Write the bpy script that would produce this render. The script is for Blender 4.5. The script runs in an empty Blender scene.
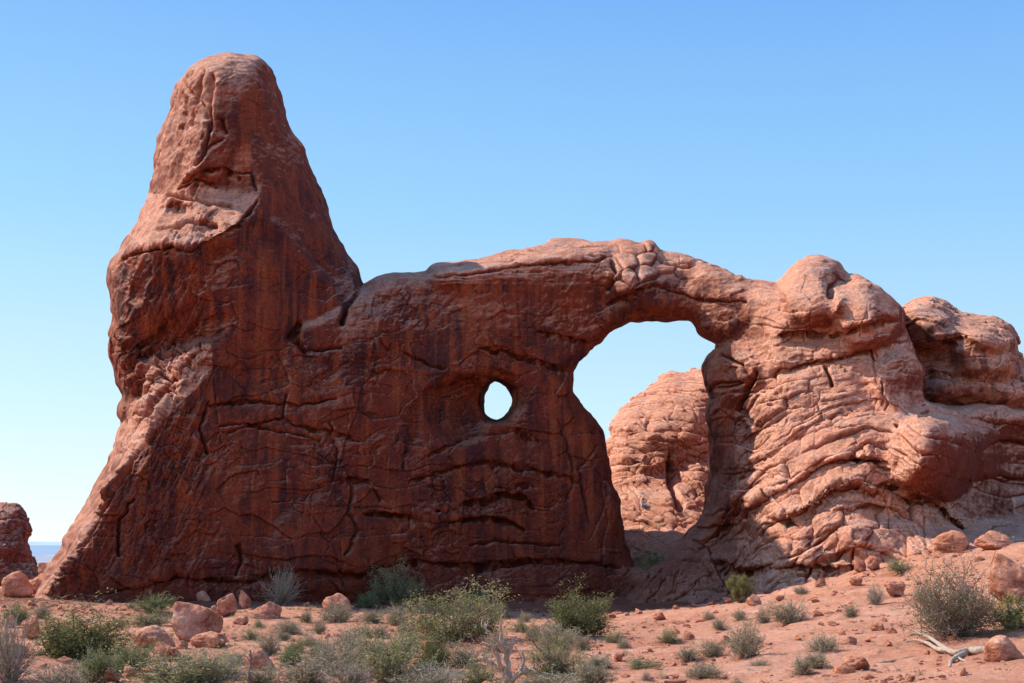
import bpy, math, random
import numpy as np
from mathutils import Vector, Matrix
from mathutils.geometry import delaunay_2d_cdt

W, H, F = 1024.0, 683.0, 1290.0
PITCH = math.atan((545.0 - 341.5) / F)
CP, SP = math.cos(PITCH), math.sin(PITCH)
scene = bpy.context.scene
COL = scene.collection
R = math.radians
rng = np.random.default_rng(7)

def at(u, v, Y):
    """world point on the sight line of photo position (u, v) at distance Y (arrays allowed)"""
    u = np.asarray(u, float); v = np.asarray(v, float); Y = np.asarray(Y, float)
    a = (u - 512.0) / F; b = (341.5 - v) / F
    dy = CP - b * SP; dz = SP + b * CP
    return np.stack([a / dy * Y, Y + 0 * a, dz / dy * Y], -1)

def proj(P):
    dep = P[..., 1] * CP + P[..., 2] * SP
    up = -P[..., 1] * SP + P[..., 2] * CP
    return 512.0 + F * P[..., 0] / dep, 341.5 - F * up / dep

# ------------------------------------------------------------------ noise
def _hash(ix, iy, iz, seed):
    with np.errstate(over='ignore'):
        h = ix.astype(np.uint32) * np.uint32(374761393) + iy.astype(np.uint32) * np.uint32(668265263)
        h += np.asarray(iz).astype(np.uint32) * np.uint32(2147483647) + np.uint32((seed * 1274126177) & 0xFFFFFFFF)
        h ^= h >> np.uint32(13); h *= np.uint32(1274126177)
        h ^= h >> np.uint32(16); h *= np.uint32(2246822519)
        h ^= h >> np.uint32(15)
    return (h & np.uint32(0xFFFFFF)).astype(np.float32) * np.float32(1 / 16777215.0)

def vnoise(x, y, z=None, seed=0):
    """value noise in -1..1"""
    x = np.asarray(x, np.float32); y = np.asarray(y, np.float32)
    x, y = np.broadcast_arrays(x, y)
    fx = np.floor(x); fy = np.floor(y)
    tx = x - fx; ty = y - fy
    tx = tx * tx * tx * (tx * (tx * 6 - 15) + 10); ty = ty * ty * ty * (ty * (ty * 6 - 15) + 10)
    ix = fx.astype(np.int32); iy = fy.astype(np.int32)
    def layer(iz):
        a = _hash(ix, iy, iz, seed); b = _hash(ix + 1, iy, iz, seed)
        c = _hash(ix, iy + 1, iz, seed); d = _hash(ix + 1, iy + 1, iz, seed)
        return (a + (b - a) * tx) * (1 - ty) + (c + (d - c) * tx) * ty
    if z is None:
        return layer(0 * ix) * 2 - 1
    z = np.asarray(z, np.float32); fz = np.floor(z); tz = z - fz
    tz = tz * tz * tz * (tz * (tz * 6 - 15) + 10); iz = fz.astype(np.int32)
    l0 = layer(iz); l1 = layer(iz + 1)
    return (l0 + (l1 - l0) * tz) * 2 - 1

def fbm(x, y, z=None, oct=4, seed=0, gain=0.5, ridged=False):
    s = 0; a = 1.0; f = 1.0; n = 0
    for k in range(oct):
        q = vnoise(x * f + 17.3 * k, y * f + 9.1 * k, None if z is None else z * f + 4.7 * k, seed + k)
        if ridged: q = 1 - 2 * np.abs(q)
        s = s + a * q; n += a; a *= gain; f *= 2.03
    return s / n

def cells(x, y, seed=0, jit=0.85):
    """2D cell noise: (distance to nearest seed, distance between 1st and 2nd, random value of the cell)"""
    x = np.asarray(x, np.float32); y = np.asarray(y, np.float32)
    ix = np.floor(x).astype(np.int32); iy = np.floor(y).astype(np.int32)
    f1 = np.full(x.shape, 9.0, np.float32); f2 = f1.copy(); idv = np.zeros_like(f1)
    for dx in (-1, 0, 1):
        for dy in (-1, 0, 1):
            jx = ix + dx; jy = iy + dy
            px = jx + 0.5 + jit * (_hash(jx, jy, 0 * jx, seed) - 0.5)
            py = jy + 0.5 + jit * (_hash(jx, jy, 0 * jx, seed + 5) - 0.5)
            d = np.sqrt((px - x) ** 2 + (py - y) ** 2).astype(np.float32)
            c = d < f1
            f2 = np.where(c, f1, np.minimum(f2, d)); idv = np.where(c, _hash(jx, jy, 0 * jx, seed + 9), idv)
            f1 = np.where(c, d, f1)
    return f1, f2 - f1, idv

def facets(x, y, seed=0, jit=0.9):
    """broken planes: every cell tilts its own way, with sharp edges between"""
    x = np.asarray(x, np.float32); y = np.asarray(y, np.float32)
    ix = np.floor(x).astype(np.int32); iy = np.floor(y).astype(np.int32)
    best = np.full(x.shape, 9.0, np.float32); out = np.zeros_like(best)
    for dx in (-1, 0, 1):
        for dy in (-1, 0, 1):
            jx = ix + dx; jy = iy + dy
            ex = x - (jx + 0.5 + jit * (_hash(jx, jy, 0 * jx, seed) - 0.5)); ey = y - (jy + 0.5 + jit * (_hash(jx, jy, 0 * jx, seed + 5) - 0.5))
            d = ex * ex + ey * ey; c = d < best
            val = (_hash(jx, jy, 0 * jx, seed + 11) - 0.5) * 2 * ex + (_hash(jx, jy, 0 * jx, seed + 13) - 0.5) * 2 * ey + (_hash(jx, jy, 0 * jx, seed + 17) - 0.5) * 0.7
            best = np.where(c, d, best); out = np.where(c, val, out)
    return out

def bricks(x, y, seed=0, p=8.0, jit=0.5):
    """courses of rounded blocks: (pillow 0..1, random value of the block, distance to the course line)"""
    x = np.asarray(x, np.float32); y = np.asarray(y, np.float32)
    r = np.floor(y).astype(np.int32); t = y - r
    ln = 0.55 + 1.1 * _hash(r, r, 0 * r, seed)
    c = x / ln + 13.7 * _hash(r, r + 5, 0 * r, seed + 1)
    k = np.floor(c).astype(np.int32); f = c - k
    j0 = jit * (_hash(k, r, 0 * r, seed + 2) - 0.5); j1 = jit * (_hash(k + 1, r, 0 * r, seed + 2) - 0.5)
    lo = f < j0; hi = f > 1 + j1
    a = np.where(lo, -1 + jit * (_hash(k - 1, r, 0 * r, seed + 2) - 0.5), np.where(hi, 1 + j1, j0))
    b_ = np.where(lo, j0, np.where(hi, 2 + jit * (_hash(k + 2, r, 0 * r, seed + 2) - 0.5), 1 + j1))
    kk = np.where(lo, k - 1, np.where(hi, k + 1, k))
    f = np.clip((f - a) / (b_ - a), 0, 1)
    pil = np.sqrt(np.clip(1 - np.abs(2 * t - 1) ** 7, 0, 1)) * np.sqrt(np.clip(1 - np.abs(2 * f - 1) ** p, 0, 1))
    return pil, _hash(kk, r, 0 * r, seed + 3), np.minimum(t, 1 - t)

def sstep(a, b, x):
    t = np.clip((x - a) / (b - a), 0, 1)
    return t * t * (3 - 2 * t)

# ------------------------------------------------------------------ rasters over photo-like coordinates
def seg_dist(U, V, pts, closed=False):
    """distance to a polyline and the side (+1 = below / right-hand in image when walking along it) and the t 0..1 along it"""
    pts = list(pts)
    if closed: pts = pts + [pts[0]]
    best = np.full(U.shape, 1e9); side = np.zeros(U.shape); tt = np.zeros(U.shape)
    L = [0.0]
    for i in range(len(pts) - 1): L.append(L[-1] + math.dist(pts[i][:2], pts[i + 1][:2]))
    for i in range(len(pts) - 1):
        ax, ay = pts[i][:2]; bx, by = pts[i + 1][:2]
        dx, dy = bx - ax, by - ay; l2 = dx * dx + dy * dy + 1e-9
        t = np.clip(((U - ax) * dx + (V - ay) * dy) / l2, 0, 1)
        ex = U - ax - t * dx; ey = V - ay - t * dy
        d = np.sqrt(ex * ex + ey * ey)
        c = d < best
        best = np.where(c, d, best)
        side = np.where(c, np.sign(dx * (V - ay) - dy * (U - ax)), side)
        tt = np.where(c, (L[i] + t * math.sqrt(l2)) / L[-1], tt)
    return best, side, tt

def inpoly(U, V, pts):
    ins = np.zeros(U.shape, bool); n = len(pts)
    for i in range(n):
        x0, y0 = pts[i]; x1, y1 = pts[(i + 1) % n]
        if y0 == y1: continue
        c = ((V >= min(y0, y1)) & (V < max(y0, y1)))
        xi = x0 + (V - y0) * (x1 - x0) / (y1 - y0)
        ins ^= c & (U < xi)
    return ins

def sdist(U, V, pts):
    """positive inside"""
    d, _, _ = seg_dist(U, V, pts, True)
    return np.where(inpoly(U, V, pts), d, -d)

def blur(A, s):
    if s <= 0: return A
    r = int(3 * s + 1); k = np.exp(-0.5 * (np.arange(-r, r + 1) / s) ** 2); k /= k.sum()
    B = np.pad(A, r, mode='edge')
    B = sum(k[i] * B[i:i + A.shape[0], :] for i in range(2 * r + 1))
    return sum(k[i] * B[:, i:i + A.shape[1]] for i in range(2 * r + 1))

def tri_raster(pts, us, vs):
    """piecewise linear depth through scattered (u, v, Y) points"""
    co = [Vector((p[0] + 0.01 * (i % 7), p[1] + 0.013 * (i % 5))) for i, p in enumerate(pts)]
    r = delaunay_2d_cdt(co, [], [], 0, 1e-4)
    vc, faces, ov = r[0], r[2], r[3]
    Y = [pts[o[0]][2] for o in ov]
    out = np.full((len(vs), len(us)), np.nan)
    U0, V0, st = us[0], vs[0], us[1] - us[0]
    for f in faces:
        a, b, c = f[:3]
        A, B, C = vc[a], vc[b], vc[c]
        den = (B.y - C.y) * (A.x - C.x) + (C.x - B.x) * (A.y - C.y)
        if abs(den) < 1e-9: continue
        i0 = max(0, int((min(A.x, B.x, C.x) - U0) / st)); i1 = min(len(us), int((max(A.x, B.x, C.x) - U0) / st) + 2)
        j0 = max(0, int((min(A.y, B.y, C.y) - V0) / st)); j1 = min(len(vs), int((max(A.y, B.y, C.y) - V0) / st) + 2)
        if i1 <= i0 or j1 <= j0: continue
        Uf, Vf = np.meshgrid(us[i0:i1], vs[j0:j1])
        w0 = ((B.y - C.y) * (Uf - C.x) + (C.x - B.x) * (Vf - C.y)) / den
        w1 = ((C.y - A.y) * (Uf - C.x) + (A.x - C.x) * (Vf - C.y)) / den
        w2 = 1 - w0 - w1
        m = (w0 >= -1e-6) & (w1 >= -1e-6) & (w2 >= -1e-6)
        blk = out[j0:j1, i0:i1]
        blk[m] = (w0 * Y[a] + w1 * Y[b] + w2 * Y[c])[m]
    bad = np.isnan(out)
    if bad.any(): out[bad] = np.nanmean(out)
    return out

def samp(A, us, vs, u, v):
    st = us[1] - us[0]
    x = np.clip((u - us[0]) / st, 0, len(us) - 1.001); y = np.clip((v - vs[0]) / st, 0, len(vs) - 1.001)
    i = x.astype(int); j = y.astype(int); fx = x - i; fy = y - j
    return (A[j, i] * (1 - fx) + A[j, i + 1] * fx) * (1 - fy) + (A[j + 1, i] * (1 - fx) + A[j + 1, i + 1] * fx) * fy

# ------------------------------------------------------------------ surface from a field
def surface(Fd):
    """surface nets: vertices in index space + quads; the field is negative inside"""
    s = Fd < 0
    nx, ny, nz = Fd.shape
    c = np.zeros((nx - 1, ny - 1, nz - 1), np.int8)
    for a in (0, 1):
        for b in (0, 1):
            for d in (0, 1):
                c += s[a:nx - 1 + a, b:ny - 1 + b, d:nz - 1 + d]
    act = np.argwhere((c > 0) & (c < 8))
    idx = -np.ones(c.shape, np.int64); idx[act[:, 0], act[:, 1], act[:, 2]] = np.arange(len(act))
    P = np.zeros((len(act), 3)); n = np.zeros(len(act))
    cor = [(a, b, d) for a in (0, 1) for b in (0, 1) for d in (0, 1)]
    val = {q: Fd[act[:, 0] + q[0], act[:, 1] + q[1], act[:, 2] + q[2]] for q in cor}
    for q in cor:
        for ax in range(3):
            if q[ax] == 1: continue
            q2 = list(q); q2[ax] = 1; q2 = tuple(q2)
            f0, f1 = val[q], val[q2]
            m = (f0 < 0) != (f1 < 0)
            t = np.where(m, f0 / np.where(m, f0 - f1, 1), 0)
            for k in range(3):
                P[:, k] += np.where(m, q[k] + (t if k == ax else 0), 0)
            n += m
    P = act + P / n[:, None]
    quads = []
    for ax in range(3):
        sl0 = [slice(None)] * 3; sl1 = [slice(None)] * 3
        sl0[ax] = slice(0, -1); sl1[ax] = slice(1, None)
        a, b = s[tuple(sl0)], s[tuple(sl1)]
        e = np.argwhere(a != b)
        o1, o2 = [k for k in range(3) if k != ax]
        ok = (e[:, o1] > 0) & (e[:, o2] > 0) & (e[:, o1] < Fd.shape[o1] - 1) & (e[:, o2] < Fd.shape[o2] - 1)
        e = e[ok]
        ins0 = a[e[:, 0], e[:, 1], e[:, 2]]
        def g(d1, d2):
            q = e.copy(); q[:, o1] += d1; q[:, o2] += d2
            return idx[q[:, 0], q[:, 1], q[:, 2]]
        Q = np.stack([g(-1, -1), g(0, -1), g(0, 0), g(-1, 0)], 1)
        flip = ins0 if ax != 1 else ~ins0
        Q[~flip] = Q[~flip][:, ::-1]
        quads.append(Q)
    return P, np.concatenate(quads)

def mesh_np(name, verts, faces, smooth=True):
    me = bpy.data.meshes.new(name)
    k = faces.shape[1]
    me.vertices.add(len(verts)); me.vertices.foreach_set('co', np.ascontiguousarray(verts, np.float32).ravel())
    me.loops.add(len(faces) * k); me.loops.foreach_set('vertex_index', np.ascontiguousarray(faces, np.int32).ravel())
    me.polygons.add(len(faces)); me.polygons.foreach_set('loop_start', np.arange(0, len(faces) * k, k, dtype=np.int32))
    me.update(calc_edges=True); me.validate()
    me.polygons.foreach_set('use_smooth', np.full(len(me.polygons), smooth))
    return me

def get_co(me):
    a = np.zeros(len(me.vertices) * 3, np.float32); me.vertices.foreach_get('co', a); return a.reshape(-1, 3)
def get_no(me):
    a = np.zeros(len(me.vertices) * 3, np.float32); me.vertices.foreach_get('normal', a); return a.reshape(-1, 3)
def get_quads(me):
    a = np.zeros(len(me.loops), np.int32); me.loops.foreach_get('vertex_index', a); return a.reshape(-1, 4)

def subdivide(me, levels):
    o = bpy.data.objects.new('work', me); COL.objects.link(o)
    m = o.modifiers.new('s', 'SUBSURF'); m.levels = levels; m.render_levels = levels
    m.subdivision_type = 'CATMULL_CLARK'
    dg = bpy.context.evaluated_depsgraph_get()
    out = bpy.data.meshes.new_from_object(o.evaluated_get(dg))
    bpy.data.objects.remove(o); bpy.data.meshes.remove(me)
    return out

def set_attr(me, name, arr):
    a = me.attributes.new(name, 'FLOAT', 'POINT'); a.data.foreach_set('value', np.ascontiguousarray(arr, np.float32))

def relief(name, outline, holes, ctrl, u0, u1, v0, v1, y0, y1, back, rnd=14.0, rdep=4.0, step=4.0, ystep=0.4, levels=2,
           soft=3.0, ledges=(), bulges=(), shrink=0.0, detail=None, wob=2.0, seed=1):
    """a weathered rock body: outline and holes are solid shape limits, ctrl the distance of its near face, back its far face.
    Returns mesh plus per-vertex photo-like coordinates and near-face weight."""
    us = np.arange(u0, u1 + step, step); vs = np.arange(v0, v1 + step, step)
    U, V = np.meshgrid(us, vs)
    wu = U + wob * fbm(U / 23, V / 23, oct=3, seed=seed + 40); wv = V + wob * fbm(U / 23, V / 23, oct=3, seed=seed + 50)
    d = sdist(wu, wv, outline)
    for h in holes: d = np.minimum(d, -sdist(wu, wv, h))
    d = d - shrink
    us2 = np.arange(u0, u1 + 2, 2.0); vs2 = np.arange(v0, v1 + 2, 2.0)
    D = blur(tri_raster(ctrl, us2, vs2), soft / 2)
    U2, V2 = np.meshgrid(us2, vs2)
    for cu, cv, ru, rv, am in bulges:
        D = D - am * np.sqrt(np.clip(1 - ((U2 - cu) / ru) ** 2 - ((V2 - cv) / rv) ** 2, 0, 1))
    for L in ledges: D = D + ledge(U2, V2, **L)
    Dc = samp(blur(D, 1.0), us2, vs2, U, V)
    t = np.clip(d / rnd, 0, 1); rd = rdep * (1 - np.sqrt(1 - (1 - t) ** 2))
    Df = Dc + rd
    Bk = np.maximum(back(U, V) - rd, Df + 4.0)
    ys = np.arange(y0, y1 + ystep, ystep)
    Y3 = ys[None, None, :]
    sc = 0.085
    Fd = np.maximum(np.maximum(Df[:, :, None] - Y3, Y3 - Bk[:, :, None]), (-d * sc)[:, :, None]).astype(np.float32)
    # close the volume at the box limits
    Fd[0, :, :] = Fd[-1, :, :] = 1; Fd[:, 0, :] = Fd[:, -1, :] = 1; Fd[:, :, 0] = Fd[:, :, -1] = 1
    P, Q = surface(np.ascontiguousarray(Fd.transpose(1, 0, 2)))       # u, v, y order
    pw = at(u0 + P[:, 0] * step, v0 + P[:, 1] * step, y0 + P[:, 2] * ystep)
    me = mesh_np(name, pw, Q)
    me = subdivide(me, levels)
    co = get_co(me).astype(float); no = get_no(me).astype(float)
    uu, vv = proj(co)
    near = co[:, 1] - samp(Df, us, vs, uu, vv)
    wf = np.exp(-(np.clip(near, 0, None) / 1.5) ** 2)
    ray = co / np.linalg.norm(co, axis=1)[:, None]
    wf = wf * sstep(0.5, 8.0, samp(d, us, vs, uu, vv))
    wf = wf * sstep(0.10, 0.52, -(ray * no).sum(1))
    return me, co, no, uu, vv, wf

def ledge(U, V, pts, cut=1.0, w=5.0, lip=0.0, w2=12.0, taper=0.12):
    """recess under a line (walk left to right) and a lip above it; a negative cut bulges"""
    m = 6 * max(w, w2)
    us = [p[0] for p in pts]; vs = [p[1] for p in pts]
    sel = (U > min(us) - m) & (U < max(us) + m) & (V > min(vs) - m) & (V < max(vs) + m)
    out = np.zeros(U.shape)
    if not sel.any(): return out
    u = U[sel]; v = V[sel]
    u = u + 2.5 * fbm(u / 14, v / 14, oct=2, seed=77); v = v + 2.5 * fbm(u / 14, v / 14, oct=2, seed=78)
    d, s, t = seg_dist(u, v, pts)
    env = np.clip(np.minimum(t, 1 - t) / taper, 0, 1); env = np.sqrt(env)
    e = np.where(s > 0, cut * np.exp(-(d / w) ** 1.5), -lip * np.exp(-d / w2)) * env
    end = (t <= 0) | (t >= 1)
    e = np.where(end, 0, e)
    out[sel] = e
    return out

def crack(U, V, pts, dep=0.5, w=1.6):
    m = 5 * w + 4
    us = [p[0] for p in pts]; vs = [p[1] for p in pts]
    sel = (U > min(us) - m) & (U < max(us) + m) & (V > min(vs) - m) & (V < max(vs) + m)
    out = np.zeros(U.shape)
    if not sel.any(): return out
    u = U[sel]; v = V[sel]
    u2 = u + 2.0 * fbm(u / 9, v / 9, oct=2, seed=177); v2 = v + 2.0 * fbm(u / 9, v / 9, oct=2, seed=178)
    d, s, t = seg_dist(u2, v2, pts)
    out[sel] = dep * np.exp(-(d / w) ** 2)
    return out
# ================================================================== materials
def mat(name):
    m = bpy.data.materials.new(name); m.use_nodes = True
    nt = m.node_tree; b = nt.nodes['Principled BSDF']
    b.inputs['Roughness'].default_value = 0.9
    b.inputs['Specular IOR Level'].default_value = 0.15
    return m, nt, b

def N(nt, t, **kw):
    n = nt.nodes.new(t)
    for k, v in kw.items():
        if k in n.inputs.keys(): n.inputs[k].default_value = v
        else: setattr(n, k, v)
    return n

def ramp(nt, stops, src):
    r = nt.nodes.new('ShaderNodeValToRGB'); e = r.color_ramp.elements
    while len(e) < len(stops): e.new(0.5)
    for el, (p, c) in zip(e, stops):
        el.position = p; el.color = (*c, 1)
    nt.links.new(src, r.inputs[0]); return r.outputs[0]

def mix(nt, f, a, b, mode='MIX'):
    m = nt.nodes.new('ShaderNodeMix'); m.data_type = 'RGBA'; m.blend_type = mode
    for s, v in ((0, f), (6, a), (7, b)):
        if isinstance(v, (int, float)): m.inputs[s].default_value = v
        elif isinstance(v, tuple): m.inputs[s].default_value = (*v, 1)
        else: nt.links.new(v, m.inputs[s])
    return m.outputs[2]

def math_(nt, op, a, b=0.0, c=0.0):
    m = nt.nodes.new('ShaderNodeMath'); m.operation = op; m.use_clamp = False
    for i, v in enumerate((a, b, c)):
        if isinstance(v, (int, float)): m.inputs[i].default_value = v
        else: nt.links.new(v, m.inputs[i])
    return m.outputs[0]

def noise(nt, scale, detail=6, rough=0.6, vec=None, dist=0.0):
    n = N(nt, 'ShaderNodeTexNoise'); n.inputs['Scale'].default_value = scale
    n.inputs['Detail'].default_value = detail; n.inputs['Roughness'].default_value = rough
    n.inputs['Distortion'].default_value = dist
    if vec is not None: nt.links.new(vec, n.inputs['Vector'])
    return n.outputs['Fac']

def mapping(nt, sc, loc=(0, 0, 0)):
    g = N(nt, 'ShaderNodeNewGeometry'); m = N(nt, 'ShaderNodeMapping')
    m.inputs['Scale'].default_value = sc; m.inputs['Location'].default_value = loc
    nt.links.new(g.outputs['Position'], m.inputs['Vector']); return m.outputs[0]

def bump(nt, b, h, strength=0.5, dist=0.1):
    n = N(nt, 'ShaderNodeBump'); n.inputs['Strength'].default_value = strength; n.inputs['Distance'].default_value = dist
    nt.links.new(h, n.inputs['Height']); nt.links.new(n.outputs[0], b.inputs['Normal'])

def rock_material(name, k=1.0):
    """sandstone: 'pale' attribute 0 = varnished red wall, 1 = clean pink stone; 'dirt' darkens cracks"""
    m, nt, b = mat(name)
    pos = mapping(nt, (1, 1, 1))
    at_p = N(nt, 'ShaderNodeAttribute', attribute_name='pale').outputs['Fac']
    at_d = N(nt, 'ShaderNodeAttribute', attribute_name='varnish').outputs['Fac']
    n1 = noise(nt, 0.35, 8, 0.65, pos, 0.4)
    n2 = noise(nt, 2.2, 8, 0.7, pos)
    n3 = noise(nt, 14.0, 4, 0.7, pos)
    strat = noise(nt, 1.0, 7, 0.62, mapping(nt, (0.12, 0.12, 1.7)))
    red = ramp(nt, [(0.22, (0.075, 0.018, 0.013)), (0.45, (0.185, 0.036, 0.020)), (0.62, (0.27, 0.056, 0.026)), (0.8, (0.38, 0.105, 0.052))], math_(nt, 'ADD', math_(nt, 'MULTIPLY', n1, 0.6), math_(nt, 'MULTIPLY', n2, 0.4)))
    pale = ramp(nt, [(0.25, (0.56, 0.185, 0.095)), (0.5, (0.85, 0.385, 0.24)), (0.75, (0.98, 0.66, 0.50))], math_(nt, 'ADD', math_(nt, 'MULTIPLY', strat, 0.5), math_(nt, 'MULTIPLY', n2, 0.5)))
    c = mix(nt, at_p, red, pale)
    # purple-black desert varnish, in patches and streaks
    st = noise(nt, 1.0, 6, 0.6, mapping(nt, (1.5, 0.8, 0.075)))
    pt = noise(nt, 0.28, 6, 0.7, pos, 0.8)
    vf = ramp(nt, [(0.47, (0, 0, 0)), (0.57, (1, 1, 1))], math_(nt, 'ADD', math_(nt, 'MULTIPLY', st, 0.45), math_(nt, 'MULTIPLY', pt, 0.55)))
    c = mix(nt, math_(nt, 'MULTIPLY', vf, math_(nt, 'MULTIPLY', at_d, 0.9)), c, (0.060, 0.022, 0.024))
    # orange fresh streaks
    st2 = noise(nt, 1.0, 5, 0.6, mapping(nt, (1.3, 0.6, 0.05), (31, 7, 3)))
    of = ramp(nt, [(0.50, (0, 0, 0)), (0.64, (1, 1, 1))], st2)
    c = mix(nt, math_(nt, 'MULTIPLY', of, math_(nt, 'MULTIPLY', at_d, 0.6)), c, (0.40, 0.095, 0.033))
    # grey-mauve weathered skins on the sunlit benches
    gf = ramp(nt, [(0.52, (0, 0, 0)), (0.62, (1, 1, 1))], noise(nt, 0.45, 7, 0.7, mapping(nt, (1, 1, 1.6), (9, 4, 2))))
    c = mix(nt, math_(nt, 'MULTIPLY', math_(nt, 'MULTIPLY', gf, at_p), 0.3), c, (0.62, 0.42, 0.35))
    sp = ramp(nt, [(0.3, (0.72, 0.72, 0.72)), (0.6, (1.08, 1.08, 1.08))], n3)
    c = mix(nt, 1.0, c, sp, 'MULTIPLY')
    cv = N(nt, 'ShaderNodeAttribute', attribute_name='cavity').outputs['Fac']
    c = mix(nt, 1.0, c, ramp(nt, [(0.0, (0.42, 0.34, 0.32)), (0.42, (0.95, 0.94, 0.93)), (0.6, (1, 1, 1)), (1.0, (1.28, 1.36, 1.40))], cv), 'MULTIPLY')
    if k != 1.0: c = mix(nt, 1.0, c, k, 'MULTIPLY')
    n5 = noise(nt, 5.0, 5, 0.75, pos)
    c = mix(nt, 1.0, c, ramp(nt, [(0.32, (0.68, 0.66, 0.64)), (0.5, (1.12, 1.13, 1.14)), (0.68, (1.34, 1.38, 1.42))], n5), 'MULTIPLY')
    nt.links.new(c, b.inputs['Base Color'])
    dv = N(nt, 'ShaderNodeVectorMath', operation='MULTIPLY_ADD'); nn = N(nt, 'ShaderNodeTexNoise'); nn.inputs['Scale'].default_value = 1.3; nt.links.new(pos, nn.inputs['Vector'])
    nt.links.new(nn.outputs['Color'], dv.inputs[0]); dv.inputs[1].default_value = (0.9, 0.9, 0.9); nt.links.new(pos, dv.inputs[2])
    vm = N(nt, 'ShaderNodeMapping'); vm.inputs['Scale'].default_value = (0.9, 0.9, 1.7); nt.links.new(dv.outputs[0], vm.inputs[0])
    vo = N(nt, 'ShaderNodeTexVoronoi'); vo.inputs['Scale'].default_value = 1.0; nt.links.new(vm.outputs[0], vo.inputs['Vector'])
    vs_ = N(nt, 'ShaderNodeSeparateColor'); nt.links.new(vo.outputs['Color'], vs_.inputs[0])
    h = math_(nt, 'ADD', math_(nt, 'MULTIPLY', n2, 0.6), math_(nt, 'MULTIPLY', n3, 0.22))
    h = math_(nt, 'ADD', h, math_(nt, 'MULTIPLY', strat, 0.5))
    h = math_(nt, 'ADD', h, math_(nt, 'MULTIPLY', vs_.outputs[0], 0.30))
    h = math_(nt, 'ADD', h, math_(nt, 'MULTIPLY', n5, 0.45))
    bump(nt, b, h, 0.9, 0.34)
    return m
M_rock = rock_material('red_sandstone')
M_far = rock_material('distant_sandstone')

# ================================================================== the big formation
GSH = ([-60, 0, 200, 600, 700, 770, 950, 1200], [-9, -9, -6, 3.0, 3.0, -0.8, -3.5, -3.5])
OUT = [(31,600),(48,566),(63,549),(65,538),(77,516),(92,487),(106,469),(116,443),(124,422),(118,412),(121,405),(125,397),(119,389),(115,374),(109,356),(108,339),(110,321),(109,304),(107,280),(110,266),(119,248),(130,230),(142,212),(151,193),(155,162),(159,135),(163,121),(168,109),(170,94),(173,84),(181,74),(188,64),(201,56),(228,52),(254,54),(266,63),(272,72),(276,87),(280,100),(291,121),(296,132),(307,145),(311,159),(316,173),(322,191),(325,206),(332,222),(345,242),(355,263),(362,288),
       (368,284),(376,278),(388,273),(426,272),(431,265),(447,262),(470,258),(494,253),(517,248),(540,243),(558,242),(590,241),(611,240),(618,236),(630,236),(640,240),(648,238),(654,241),(662,249),(680,251),(700,257),(724,268),(736,276),(750,280),(777,281),(786,267),(800,258),(820,255),(837,261),(847,275),(859,275),(870,281),(883,294),(897,304),(903,314),(907,330),(915,350),(927,372),(927,398),(950,405),(990,403),(1024,408),(1110,415),(1180,430),(1180,700),(-10,700)]
HOLE = [(630,321),(660,319),(689,323),(698,336),(707,341),(716,346),(706,354),(700,365),(701,375),(704,386),(708,396),(704,412),(705,424),(709,444),(711,473),(706,489),(702,509),(692,528),(676,546),(660,560),(648,566),(636,566),(628,557),(624,534),(622,493),(615,480),(611,456),(606,441),(602,420),(593,409),(585,402),(577,390),(576,372),(588,356),(604,346),(614,333)]
WIN = [(497 + (a - 497) * 1.2, 400 + (b - 400) * 1.14) for a, b in [(492,382),(506,386),(511,396),(509,408),(500,420),(491,417),(484,410),(484,399),(489,389)]]

def chaikin(P, n=2):
    for _ in range(n):
        P = [p for i in range(len(P)) for p in ((P[i][0] * .75 + P[(i + 1) % len(P)][0] * .25, P[i][1] * .75 + P[(i + 1) % len(P)][1] * .25), (P[i][0] * .25 + P[(i + 1) % len(P)][0] * .75, P[i][1] * .25 + P[(i + 1) % len(P)][1] * .75))]
    return P
WIN = chaikin(WIN)

CT = []
def pts(s):
    for q in s.split():
        u, v, Y = q.split(','); CT.append((float(u), float(v), float(Y)))
# upper tower
pts('200,56,113 230,52,113 258,58,113 275,80,114 213,78,109.6 210,110,108.6 204,135,108 196,165,107.6 190,183,107.4 170,95,116 162,125,116 155,165,115 151,190,114')
pts('287,120,114 302,150,114.5 320,185,115 332,220,115 352,260,115 245,90,109 250,140,108 262,180,106.6 228,176,107.6 240,120,108')
# shoulder bench and its lip
pts('150,200,112 170,193,109.6 200,187,108.6 232,186,108 252,194,106.2 258,197,104.6 242,222,103.1 215,238,102.4 190,248,102.4 160,244,104.4 138,248,107.0 118,256,110.5 128,232,112')
pts('206,258,104.9 240,246,104.3 206,270,104.6 175,275,105.4 150,280,105.8 113,285,110 205,300,104.9 150,310,106.2 112,322,109.6 165,334,108.2 200,334,106.6 207,344,105.2')
# tower face in shade and the diagonal rib at its right
pts('240,262,104.0 270,212,104.9 300,250,105.4 328,283,106.6 290,270,105.3 240,320,104.2 290,320,105.0 345,303,108 312,235,108.5 342,272,111.5 285,205,107.6')
# pale slab down the left edge
pts('212,350,104 206,372,103.6 182,397,103.2 158,422,103 136,450,102.6 114,480,102.2 97,510,101.8 76,544,101.2 56,575,101 40,602,101 118,520,102.2 100,555,101.6 80,590,101.2')
pts('110,345,110.6 112,372,110.5 121,397,110.2 120,418,109.6 112,450,109 100,478,108.4 82,510,107.6 62,545,107 42,580,106.5 28,604,106 152,366,107.0 180,357,105.6 200,347,104.5 135,395,108 145,360,108.4 130,345,108.8')
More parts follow.
